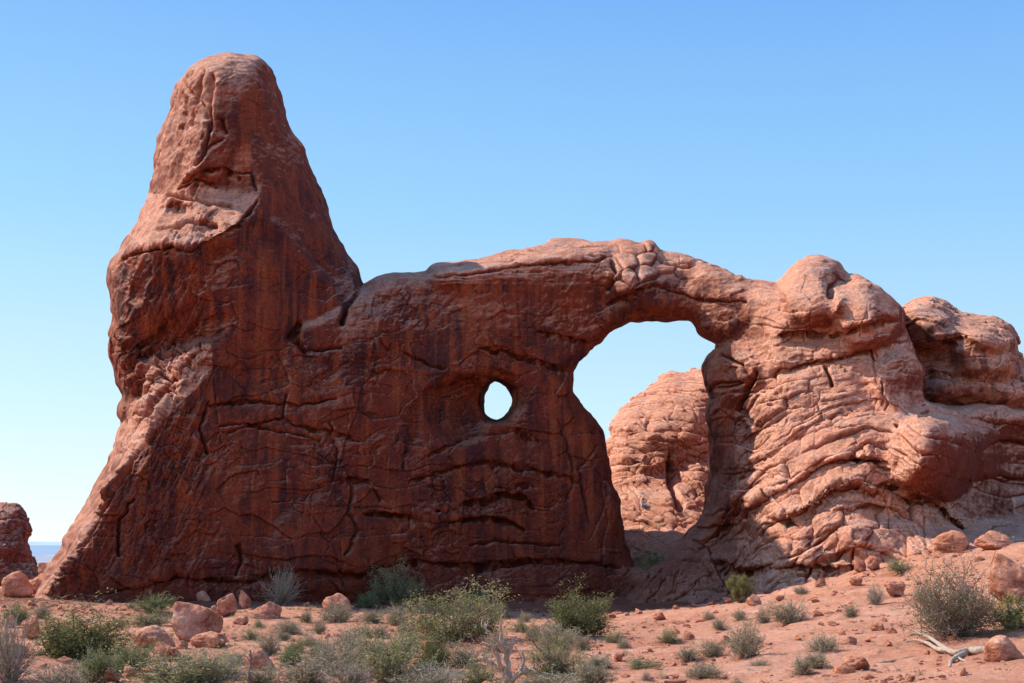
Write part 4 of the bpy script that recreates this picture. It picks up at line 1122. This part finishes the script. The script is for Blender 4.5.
for i, (u, v, w_, h_, k_, lb) in enumerate(SH):
    big = 1.25 if (v > 655 and u < 600) else 1.0
    plant(u, v + 1, w_ * 1.35 * big, h_ * 1.3 * big, k_, lb, 'shrub', SG)

# ------------------------------------------------------------------ dead trees and log
def to3(u, v, Y): return np.array(at(u, v, Y))
def dead(name, label, cat, u, v, limbs, m, seed, dy=0.0):
    P0, Y = hit(u, v); rg = np.random.default_rng(seed)
    r = thing(name, label, cat, P0)
    g = Geo(); b0 = np.array(P0)
    for j, (ps, r0, r1) in enumerate(limbs):
        d = rg.uniform(-0.5, 0.5)
        L = np.array([to3(a, b, Y + dy + d * t_) for (a, b), t_ in zip(ps, np.linspace(0, 1, len(ps)))]) - b0
        t = np.linspace(0, 1, len(L)); tt = np.linspace(0, 1, len(L) * 4)
        S = np.stack([np.interp(tt, t, L[:, k]) for k in range(3)], 1)
        S = (np.vstack([S[:1], S[:-1]]) + S + np.vstack([S[1:], S[-1:]])) / 3 + rg.normal(0, r0 * 0.18, S.shape)
        tube(g, S, np.linspace(r0, r1, len(S)), 7)
        for q in range(5):
            s = S[rg.integers(len(S) // 2, len(S))]; e = s + rg.normal(size=3) * [0.22, 0.22, 0.2] + [0, 0, 0.12]
            Pq = path(rg, s, e, 5, 0.25); tube(g, Pq, np.linspace(r1 * 0.8, r1 * 0.25, 5), 4)
    o = bpy.data.objects.new('limbs', g.mesh('limbs', m, True)); COL.objects.link(o); o.parent = r
    return r
dead('dead_tree', 'bleached dead tree with bare twisted branches, bottom centre', 'dead tree', 510, 690, [
    ([(510, 692), (508, 680), (502, 668), (490, 662), (478, 656)], 0.13, 0.05), ([(508, 680), (508, 666), (504, 652), (502, 640), (500, 625)], 0.11, 0.035),
    ([(502, 668), (496, 655), (492, 645), (484, 636)], 0.08, 0.03), ([(510, 684), (518, 675), (528, 671), (534, 668)], 0.085, 0.03), ([(518, 675), (524, 662), (522, 650)], 0.06, 0.022),
    ([(504, 652), (498, 642), (489, 632), (481, 626)], 0.07, 0.022), ([(506, 660), (512, 646), (516, 636)], 0.06, 0.022), ([(478, 656), (468, 652)], 0.025, 0.012)], M_dead, 5)
dead('leaning_dead_stems', 'dark bare stems leaning left, right of the bleached dead tree', 'dead tree', 556, 674, [
    ([(557, 675), (551, 662), (542, 652), (534, 644), (528, 633)], 0.06, 0.018), ([(555, 668), (550, 656), (547, 645), (546, 637)], 0.05, 0.015), ([(553, 672), (545, 668), (538, 657)], 0.06, 0.022)], M_snag, 6, -0.4)
dead('bare_snag', 'thin bare upright snag in front of the rounded lone boulder', 'dead tree', 249, 688, [
    ([(249, 690), (250, 675), (251, 662), (250, 649)], 0.08, 0.03), ([(249, 678), (242, 671), (236, 668)], 0.03, 0.01), ([(249, 686), (240, 680), (230, 676), (224, 674)], 0.025, 0.01)], M_snag, 7)
dead('bare_snag', 'small dark snag at the left edge among pale stones', 'dead tree', 14, 678, [
    ([(14, 678), (15, 668), (20, 660), (24, 655)], 0.04, 0.014), ([(15, 668), (9, 658), (4, 655)], 0.03, 0.01)], M_snag, 8)

dead('dead_shrub', 'low tangle of bare pale branches left of the bleached dead tree', 'dead shrub', 455, 690, [
    ([(455, 690), (448, 680), (440, 672), (430, 668)], 0.05, 0.015), ([(455, 688), (458, 676), (466, 666)], 0.05, 0.015), ([(452, 684), (446, 670), (444, 660)], 0.04, 0.012), ([(456, 690), (468, 682), (478, 678)], 0.045, 0.014)], M_dead, 15)
dead('dead_shrub', 'bare pale twigs in the grey scrub above the lower left edge', 'dead shrub', 345, 690, [
    ([(345, 690), (338, 676), (333, 664)], 0.04, 0.012), ([(345, 688), (350, 674), (358, 662)], 0.04, 0.012), ([(343, 684), (330, 678), (320, 670)], 0.035, 0.01), ([(346, 690), (360, 680), (370, 676)], 0.035, 0.01)], M_dead, 16)
PL, YL = hit(975, 658)
log = thing('fallen_log', 'bleached forked log lying on the sand beside a rounded boulder', 'fallen log', PL)
def log_tube(ps, r0, r1, nm, parent):
    g = Geo(); L = []
    for (u, v, lift) in ps:
        p, y = hit(u, v + lift / px(YL)); L.append(np.array(p) + [0, 0, lift])
    L = np.array(L) - np.array(PL); rg = np.random.default_rng(len(ps) * 7 + int(ps[0][0]))
    t = np.linspace(0, 1, len(L)); tt = np.linspace(0, 1, len(L) * 6)
    S = np.stack([np.interp(tt, t, L[:, k]) for k in range(3)], 1)
    for _ in range(3): S[1:-1] = (S[:-2] + S[1:-1] + S[2:]) / 3
    rad = np.interp(tt, [0, 1], [r0, r1]) * (1 + 0.16 * np.array([float(vnoise(k * 0.35, 1.7, seed=int(ps[0][1]))) for k in range(len(tt))]))
    rad[0] *= 0.6; rad[-1] *= 0.35
    tube(g, S, rad, 9)
    o = bpy.data.objects.new(nm, g.mesh(nm, M_dead, True)); COL.objects.link(o); o.parent = parent
log_tube([(989, 650, .13), (978, 651, .14), (970, 650, .15), (962, 652, .15), (955, 653, .16), (948, 650, .20), (943, 647, .22), (937, 642, .26), (929, 636, .30), (919, 632, .30), (909, 634, .28)], 0.125, 0.05, 'trunk', log)
log_tube([(946, 650, .18), (937, 649, .16), (929, 643, .20), (918, 639, .20), (905, 641, .18)], 0.08, 0.035, 'branch', log)
log_tube([(966, 653, .12), (957, 657, .10), (951, 661, .08), (950, 667, .05)], 0.085, 0.045, 'branch', log)
log_tube([(955, 656, .10), (962, 660, .06), (966, 662, .04)], 0.05, 0.02, 'branch', log)
PS, YS = hit(892, 662)
st = thing('fallen_branch', 'thin straight stick lying beside the dark red rock', 'stick', PS)
PL = PS
log_tube([(868, 666, .05), (880, 663, .05), (892, 661, .05), (905, 658, .05), (916, 656, .05)], 0.035, 0.018, 'branch', st)

# ------------------------------------------------------------------ boulders
def boulder_mesh(seed, sub=5, rough=0.06, ang=0.8):
    rg = np.random.default_rng(seed)
    import bmesh
    bm = bmesh.new(); bmesh.ops.create_icosphere(bm, subdivisions=sub, radius=1.0)
    me = bpy.data.meshes.new('boulder'); bm.to_mesh(me); bm.free()
    D = get_co(me).astype(float); D /= np.linalg.norm(D, axis=1)[:, None]
    n = 12; Nn = rg.normal(size=(n, 3)); Nn /= np.linalg.norm(Nn, axis=1)[:, None]; dd = rg.uniform(0.64, 1.0, n)
    dot = np.maximum(D @ Nn.T, 0.05)
    r = 1 / (np.sum((dot / dd) ** 11, 1) ** (1 / 11))
    r = ang * r + (1 - ang) * 0.85
    P = D * r[:, None]
    r2 = fbm(P[:, 0] * 1.8, P[:, 1] * 1.8, P[:, 2] * 1.8, oct=5, seed=seed); r3 = fbm(P[:, 0] * 1.3, P[:, 1] * 1.3, P[:, 2] * 5, oct=3, seed=seed + 3)
    r4 = facets(P[:, 0] * 2.2 + P[:, 1], P[:, 2] * 2.6, seed + 7)
    P += D * (rough * 1.6 * r2 + rough * 0.8 * r3 + rough * 1.1 * r4)[:, None]
    P[:, :2] *= (1.0 - 0.12 * P[:, 2:3])
    P[:, 0] /= np.abs(P[:, 0]).max(); P[:, 1] /= np.abs(P[:, 1]).max(); P[:, 2] = (P[:, 2] - P[:, 2].min()) / np.ptp(P[:, 2])
    me.vertices.foreach_set('co', P.astype(np.float32).ravel()); me.update()
    me.polygons.foreach_set('use_smooth', np.full(len(me.polygons), True))
    nz = get_no(me)[:, 2]
    set_attr(me, 'pale', np.clip(0.66 + 0.35 * nz + 0.4 * r2, 0, 1)); set_attr(me, 'varnish', np.full(len(P), 0.12)); set_attr(me, 'cavity', np.clip(0.52 + 0.5 * r2, 0, 1))
    me.materials.append(M_bould)
    return me
M_bould = rock_material('boulder_sandstone', (1.0, 0.90, 0.83))
BL = [boulder_mesh(500 + 11 * i, 5 if i < 7 else 4, [0.05, 0.07, 0.05, 0.08, 0.06, 0.05, 0.07, 0.07, 0.07][i], [0.9, 0.85, 0.6, 0.95, 0.75, 0.9, 0.9, 0.9, 0.9][i]) for i in range(9)]
BG = 'boulders scattered below the rock fin'
def boulder(u0, u1, v0, v1, var, label, rot=0.0, tilt=0.0, sink=0.15, cat='boulder', group=BG, name='boulder', dy=0.0, lift=0.0):
    u = (u0 + u1) / 2; P, Y = hit(u, v1 + lift); k = px(Y)
    w_ = (u1 - u0) * k / 2; h_ = (v1 - v0) * k
    SPOTS.append((P.x, P.y, w_ * 0.9))
    o = bpy.data.objects.new(name, BL[var]); COL.objects.link(o)
    o.location = (P.x, P.y + w_ * 0.5 + dy, P.z - sink * h_ + lift * k)
    o.scale = (w_ * 1.04, w_ * 0.9, h_ * (1 + sink)); o.rotation_euler = (0, tilt, rot * 0.35)
    tag(o, label, cat, group); return o
boulder(123, 172, 627, 648, 2, 'domed boulder with a shaded red face, behind the pointed one', 0.2)
boulder(149, 178, 643, 663, 0, 'pointed red boulder in front of the domed one', 0.9)
boulder(171, 224, 599, 642, 0, 'largest boulder of the heap, pale sloping top', 1.2, -0.25)
boulder(184, 209, 616, 633, 1, 'blocky boulder leaning on the front of the largest one', 0.3, 0.1, dy=-1.6)
boulder(188, 227, 633, 649, 4, 'low flat boulder at the foot of the largest one', 0.1, 0.05)
boulder(191, 210, 591, 602, 2, 'small rounded boulder behind the largest one', 0)
boulder(174, 186, 641, 650, 5, 'little block between the domed and the low flat boulder', 0, sink=.1)
boulder(219, 240, 596, 617, 3, 'tilted slab boulder right of the largest one', 2.0, -0.4)
boulder(237, 250, 591, 609, 0, 'upright boulder in the heap under the wall', 0.7)
boulder(245, 258, 583, 595, 2, 'topmost rounded boulder of the heap, beside the dry bush', 0.2)
boulder(256, 267, 586, 597, 1, 'small boulder half behind the silvery dry bush', 0.8)
boulder(249, 277, 602, 620, 5, 'wedge shaped boulder at the right end of the heap', 0.4, 0.15)
boulder(232, 249, 616, 625, 4, 'flat pale slab on the sand below the heap', 0.2)
boulder(315, 350, 594, 612, 6, 'long pale boulder by itself under the wall', 0.3, 0.12)
boulder(238, 272, 650, 671, 2, 'rounded lone boulder among grey shrubs, bottom left', 0.5)
boulder(-8, 31, 572, 597, 2, 'big smooth boulder at the left edge below the butte', 0.1)
boulder(28, 58, 574, 595, 4, 'rounded boulder wedged against the left toe of the fin', 0.4, -0.2)
boulder(38, 62, 560, 578, 0, 'upper boulder of the pile at the left toe', 1.4, -0.4, lift=12)
boulder(25, 43, 618, 641, 3, 'pale slab standing on edge left of the wide juniper', 0.2, -0.35)
boulder(1, 15, 616, 628, 6, 'small dark boulder at the left edge of the sand', 0.2)
boulder(-6, 22, 645, 661, 5, 'pale boulder cut by the left edge', 0.5)
boulder(82, 98, 650, 659, 4, 'flat pale stone at the right foot of the wide juniper', 0)
boulder(97, 114, 652, 662, 6, 'rough pale stone beside the flat one, below the wide juniper', 0)
boulder(97, 117, 670, 684, 1, 'pale stone at the bottom edge below the wide juniper', 0)
boulder(122, 135, 665, 677, 0, 'small angular stone under the pointed boulder', 0)
boulder(683, 695, 631, 641, 0, 'dark red stone alone on the open slope', 0)
boulder(718, 731, 636, 645, 5, 'red stone left of the tallest sage', 0)
boulder(652, 666, 611, 621, 1, 'cracked stone at the shadow edge on the slope', 0)
boulder(745, 763, 595, 606, 6, 'pale jumbled stone right of the lone little juniper', 0)
boulder(614, 623, 653, 662, 3, 'small stone on the sand left of the flat olive tuft', 0)
boulder(846, 871, 656, 670, 1, 'dark red rock on the sand near the bottom right', 0.2)
boulder(841, 859, 637, 646, 5, 'low red rock up slope of the dark red one', 0)
boulder(905, 916, 674, 681, 0, 'small stone at the bottom right below the log', 0)
boulder(872, 887, 623, 632, 4, 'flat stone left of the big twiggy bush', 0)
boulder(985, 1022, 637, 661, 2, 'rounded pale boulder at the end of the log', 0.4)
boulder(938, 977, 531, 553, 4, 'pale layered boulder on the skyline of the right slope', 0.3)
boulder(973, 1021, 531, 549, 6, 'long broken boulder right of the layered one', 0.1)
boulder(985, 1040, 557, 604, 0, 'big sunlit boulder at the right edge behind the bushes', 0.6, 0.1)
boulder(887, 906, 582, 598, 3, 'hollowed rock on the slope up left of the big bush', 0.6)
boulder(853, 868, 557, 573, 0, 'left of two knobs at the foot of the bedded rock', 0.6)
boulder(866, 881, 556, 571, 1, 'right of two knobs at the foot of the bedded rock', 0.6)
boulder(815, 828, 577, 587, 5, 'small rounded rock left of the lower ledge foot', 0.6)
boulder(850, 863, 577, 587, 3, 'small rounded rock below the two knobs', 0.1)

def rubble():
    rg = random.Random(12)
    spots = [(306, 607, 'pale chip beside the silvery dry bush'), (214, 611, 'chip wedged behind the largest heap boulder'), (108, 606, 'chip at the wall foot above the wide juniper'), (116, 611, 'paired chip at the wall foot above the wide juniper'),
             (364, 598, 'chip between long boulder and olive juniper'), (492, 612, 'chip at the shadow edge right of the centre juniper'), (535, 613, 'pale chip on the shadow edge, centre'), (612, 618, 'chip left on the shadow edge of the slope'),
             (627, 616, 'second chip along the shadow edge of the slope'), (640, 615, 'third chip along the shadow edge of the slope'), (676, 610, 'chip on the shadow edge under the arch leg'), (694, 608, 'pale chip on the shadow edge below the arch leg'),
             (712, 606, 'flat chip on the shadow edge left of the little juniper'), (728, 604, 'chip touching the left side of the little juniper'), (780, 601, 'chip under the ledges right of the little juniper'), (768, 612, 'stone between two grey tufts, high on the slope'),
             (816, 603, 'chip right of the wide grey green sage'), (834, 597, 'red chip below the lowest rock ledge'), (838, 612, 'chip on the bare slope above the low red rock'), (868, 642, 'chip beside the low red rock'), (799, 640, 'chip on open sand above the two grey sages'),
             (770, 646, 'chip right of the tallest sage'), (674, 668, 'chip right of the flat olive tuft'), (600, 656, 'chip on sand below the shadow edge juniper'), (928, 655, 'red chip just under the fork of the log'), (938, 668, 'red chip below the lower branch of the log'),
             (890, 648, 'chip between log tip and low red rock'), (965, 676, 'chip at the bottom right under the log'), (205, 672, 'chip by the broad olive shrub'), (222, 646, 'chip in the shadow of the low flat boulder'), (60, 672, 'chip on the bare sand at bottom left'), (44, 668, 'red chip on the bare sand at bottom left'),
             (3, 608, 'chip at the left edge under the smooth boulder'), (30, 606, 'chip between the left edge and the fin toe'), (410, 612, 'chip right of the olive juniper trunk'), (328, 638, 'chip amid the left scrub')]
    for i, (u, v, lb) in enumerate(spots):
        w_ = rg.uniform(5, 10); boulder(u - w_ / 2, u + w_ / 2, v - w_ * rg.uniform(.45, .8), v, rg.choice([0, 1, 3, 4, 5, 7, 8]), lb, rg.uniform(0, 9), cat='stone', group='broken stones lying on the sand', name='stone')
rubble()

# loose gravel, too many to count
def gravel():
    rg = np.random.default_rng(99); g = Geo(); n = 0
    import bmesh
    bm = bmesh.new(); bmesh.ops.create_icosphere(bm, subdivisions=1, radius=1.0)
    bv = np.array([v.co[:] for v in bm.verts]); bf = np.array([[v.index for v in f.verts] for f in bm.faces]); bm.free()
    M_ = 34000
    x = rg.uniform(-40, 42, M_ * 2); y = 32 + 66 * rg.uniform(0, 1, M_ * 2) ** 1.3
    keep = (fbm(x / 5, y / 5, oct=3, seed=777) + rg.uniform(-0.4, 0.4, M_ * 2)) > 0.12
    x = x[keep][:M_]; y = y[keep][:M_]; k = len(x)
    z = ground_z(x, y); s = 0.022 * np.exp(rg.normal(0, 0.72, k)) * (0.8 + y / 90); s = np.minimum(s, 0.26)
    V = bv[None] * (1 + 0.35 * rg.normal(size=(k, len(bv), 1)).clip(-1, 1) * 0.6) * (s[:, None, None] * np.stack([rg.uniform(.8, 1.5, k), rg.uniform(.8, 1.3, k), rg.uniform(.4, .9, k)], -1)[:, None, :])
    V = V + np.stack([x, y, z + s * 0.2], -1)[:, None, :]
    Fc = bf[None] + (np.arange(k) * len(bv))[:, None, None]
    me = mesh_np('gravel', V.reshape(-1, 3), Fc.reshape(-1, 3), False)
    set_attr(me, 'pale', np.repeat(rg.uniform(0.3, 1.0, k), len(bv))); set_attr(me, 'varnish', np.zeros(k * len(bv))); set_attr(me, 'cavity', np.full(k * len(bv), 0.5))
    me.materials.append(M_bould)
    o = bpy.data.objects.new('gravel', me); COL.objects.link(o); o['kind'] = 'stuff'; o['label'] = 'loose red gravel strewn over the sand'; o['category'] = 'gravel'
gravel()
def tufts():
    rg = np.random.default_rng(98); g = Geo(); k = 4200
    x = rg.uniform(-38, 34, k * 4); y = 33 + 60 * rg.uniform(0, 1, k * 4) ** 1.2
    uu, vv = proj(np.stack([x, y, ground_z(x, y)], -1))
    prob = np.where(uu < 600, 0.95, 0.10) * np.clip(0.5 + fbm(x / 6, y / 6, oct=2, seed=55), 0, 1)
    kp = rg.uniform(size=len(x)) < prob; x = x[kp][:k]; y = y[kp][:k]; z = ground_z(x, y)
    for i in range(len(x)):
        n = 22; h = rg.uniform(0.06, 0.26); th = rg.uniform(0, 6.28, n); r = rg.uniform(0.3, 1.1, n) * h
        b = np.array([x[i], y[i], z[i] - 0.02]) + rg.normal(0, 0.04, (n, 3)) * [1, 1, 0]
        t = b + np.stack([np.cos(th) * r, np.sin(th) * r, h * rg.uniform(0.6, 1.1, n)], -1)
        w_ = np.stack([-np.sin(th), np.cos(th), 0 * th], -1) * 0.008
        V = np.stack([b - w_, b + w_, t + w_ * .3, t - w_ * .3], 1).reshape(-1, 3)
        g.add(V, np.arange(4 * n).reshape(n, 4), rg.uniform(0.2, 0.9))
    o = bpy.data.objects.new('dry_grass', g.mesh('dry_grass', M_sage)); COL.objects.link(o); o['kind'] = 'stuff'; o['label'] = 'sparse dry grass between the shrubs'; o['category'] = 'grass'
tufts()

# ------------------------------------------------------------------ the seated hiker under the arch
def hiker(u, v):
    dome = bpy.data.objects['rock_dome']; bpy.context.view_layer.update()
    d = Vector(at(u, v, 100.0)).normalized(); ok, loc, nrm, fi = dome.ray_cast(Vector((0, 0, 0)), d)
    if not ok: loc = Vector(at(u, v, 121.0))
    r = thing('person', 'seated hiker in white shirt and blue trousers below the dome', 'person', loc, 0.35)
    J = {'pel': (0, 0, .12), 'spi': (0, .03, .32), 'che': (0, .01, .50), 'nec': (0, -.01, .63), 'hd0': (0, -.02, .72), 'hd1': (0, -.03, .84),
         'hipl': (-.10, -.02, .12), 'knl': (-.15, -.42, .36), 'anl': (-.14, -.55, -.02), 'tol': (-.15, -.70, -.04), 'hipr': (.10, -.02, .12), 'knr': (.15, -.44, .33), 'anr': (.15, -.60, -.03), 'tor': (.16, -.75, -.05),
         'shl': (-.18, 0, .56), 'ell': (-.27, -.14, .34), 'wrl': (-.16, -.36, .38), 'hal': (-.13, -.43, .37), 'shr': (.18, 0, .56), 'elr': (.27, -.14, .33), 'wrr': (.16, -.36, .36), 'har': (.12, -.44, .35)}
    rad = {'pel': .14, 'spi': .13, 'che': .15, 'nec': .055, 'hd0': .075, 'hd1': .085, 'hipl': .10, 'knl': .065, 'anl': .045, 'tol': .035, 'shl': .065, 'ell': .045, 'wrl': .03, 'hal': .035}
    ks = list(J); E = [('pel', 'spi'), ('spi', 'che'), ('che', 'nec'), ('nec', 'hd0'), ('hd0', 'hd1')]
    for s in 'lr': E += [('pel', 'hip' + s), ('hip' + s, 'kn' + s), ('kn' + s, 'an' + s), ('an' + s, 'to' + s), ('che', 'sh' + s), ('sh' + s, 'el' + s), ('el' + s, 'wr' + s), ('wr' + s, 'ha' + s)]
    me = bpy.data.meshes.new('body'); me.from_pydata([J[k] for k in ks], [(ks.index(a), ks.index(b)) for a, b in E], [])
    o = bpy.data.objects.new('work', me); COL.objects.link(o)
    m = o.modifiers.new('k', 'SKIN'); sk = me.skin_vertices[0] if me.skin_vertices else None
    if sk is None:
        bpy.context.view_layer.objects.active = o; me.skin_vertices  # created with the modifier
    for i, k in enumerate(ks):
        q = rad.get(k, rad.get(k[:-1] + 'l', .05))
        if me.skin_vertices: me.skin_vertices[0].data[i].radius = (q, q); me.skin_vertices[0].data[i].use_root = (i == 0)
    s = o.modifiers.new('s', 'SUBSURF'); s.levels = 2
    dg = bpy.context.evaluated_depsgraph_get(); out = bpy.data.meshes.new_from_object(o.evaluated_get(dg)); bpy.data.objects.remove(o)
    def flat(nm, c):
        mm, nt, b = mat(nm); n = noise(nt, 30, 3, 0.6); nt.links.new(mix(nt, n, tuple(x * .85 for x in c), c), b.inputs['Base Color']); return mm
    for mm in (flat('skin', (.5, .28, .2)), flat('white_shirt', (.8, .82, .85)), flat('blue_trousers', (.18, .26, .42))): out.materials.append(mm)
    for p in out.polygons:
        c = p.center; p.use_smooth = True
        if c.z > .64 or (c.z < .42 and c.y < -.33 and abs(c.x) < .2 and c.z > .33 and False): i = 0
        elif c.y < -.36 and c.z > .345 and abs(c.x) < .145: i = 0
        elif c.z > .22 and (c.y > -.2 or (c.z > .30 and abs(c.x) > .17 and c.y > -.3)): i = 1
        else: i = 2
        p.material_index = i
    b = bpy.data.objects.new('body', out); COL.objects.link(b); b.parent = r
    g = Geo(); th = np.linspace(0, 2 * np.pi, 17)[:-1]; ph = np.linspace(0.02, 1.75, 8)
    V = np.array([[.098 * math.sin(p) * math.cos(t), .02 - .03 + .105 * math.sin(p) * math.sin(t), .80 + .115 * math.cos(p)] for p in ph for t in th])
    V[:, 2] += np.where(V[:, 1] < -.05, .035, 0)
    I = np.arange(len(V)).reshape(8, 16); Q = np.stack([I[:-1], np.roll(I, -1, 1)[:-1], np.roll(I, -1, 1)[1:], I[1:]], -1).reshape(-1, 4)
    g.add(V, Q, .3); h = bpy.data.objects.new('hair', g.mesh('hair', flat('dark_hair', (.06, .035, .02)), True)); COL.objects.link(h); h.parent = r
hiker(643, 508)

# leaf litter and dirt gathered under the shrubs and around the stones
gm = bpy.data.objects['ground'].data; gco = get_co(gm); sa = np.zeros(len(gco), np.float32); gm.attributes['soil_shade'].data.foreach_get('value', sa)
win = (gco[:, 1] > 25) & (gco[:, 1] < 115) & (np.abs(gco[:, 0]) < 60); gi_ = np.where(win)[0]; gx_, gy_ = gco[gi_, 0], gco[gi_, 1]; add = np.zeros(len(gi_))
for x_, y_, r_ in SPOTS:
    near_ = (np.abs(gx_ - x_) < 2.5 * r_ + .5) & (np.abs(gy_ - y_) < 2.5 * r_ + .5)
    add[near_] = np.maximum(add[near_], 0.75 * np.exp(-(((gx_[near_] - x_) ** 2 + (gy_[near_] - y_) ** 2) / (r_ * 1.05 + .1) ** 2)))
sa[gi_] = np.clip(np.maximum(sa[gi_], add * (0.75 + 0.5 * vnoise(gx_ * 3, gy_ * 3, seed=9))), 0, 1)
gm.attributes['soil_shade'].data.foreach_set('value', sa)
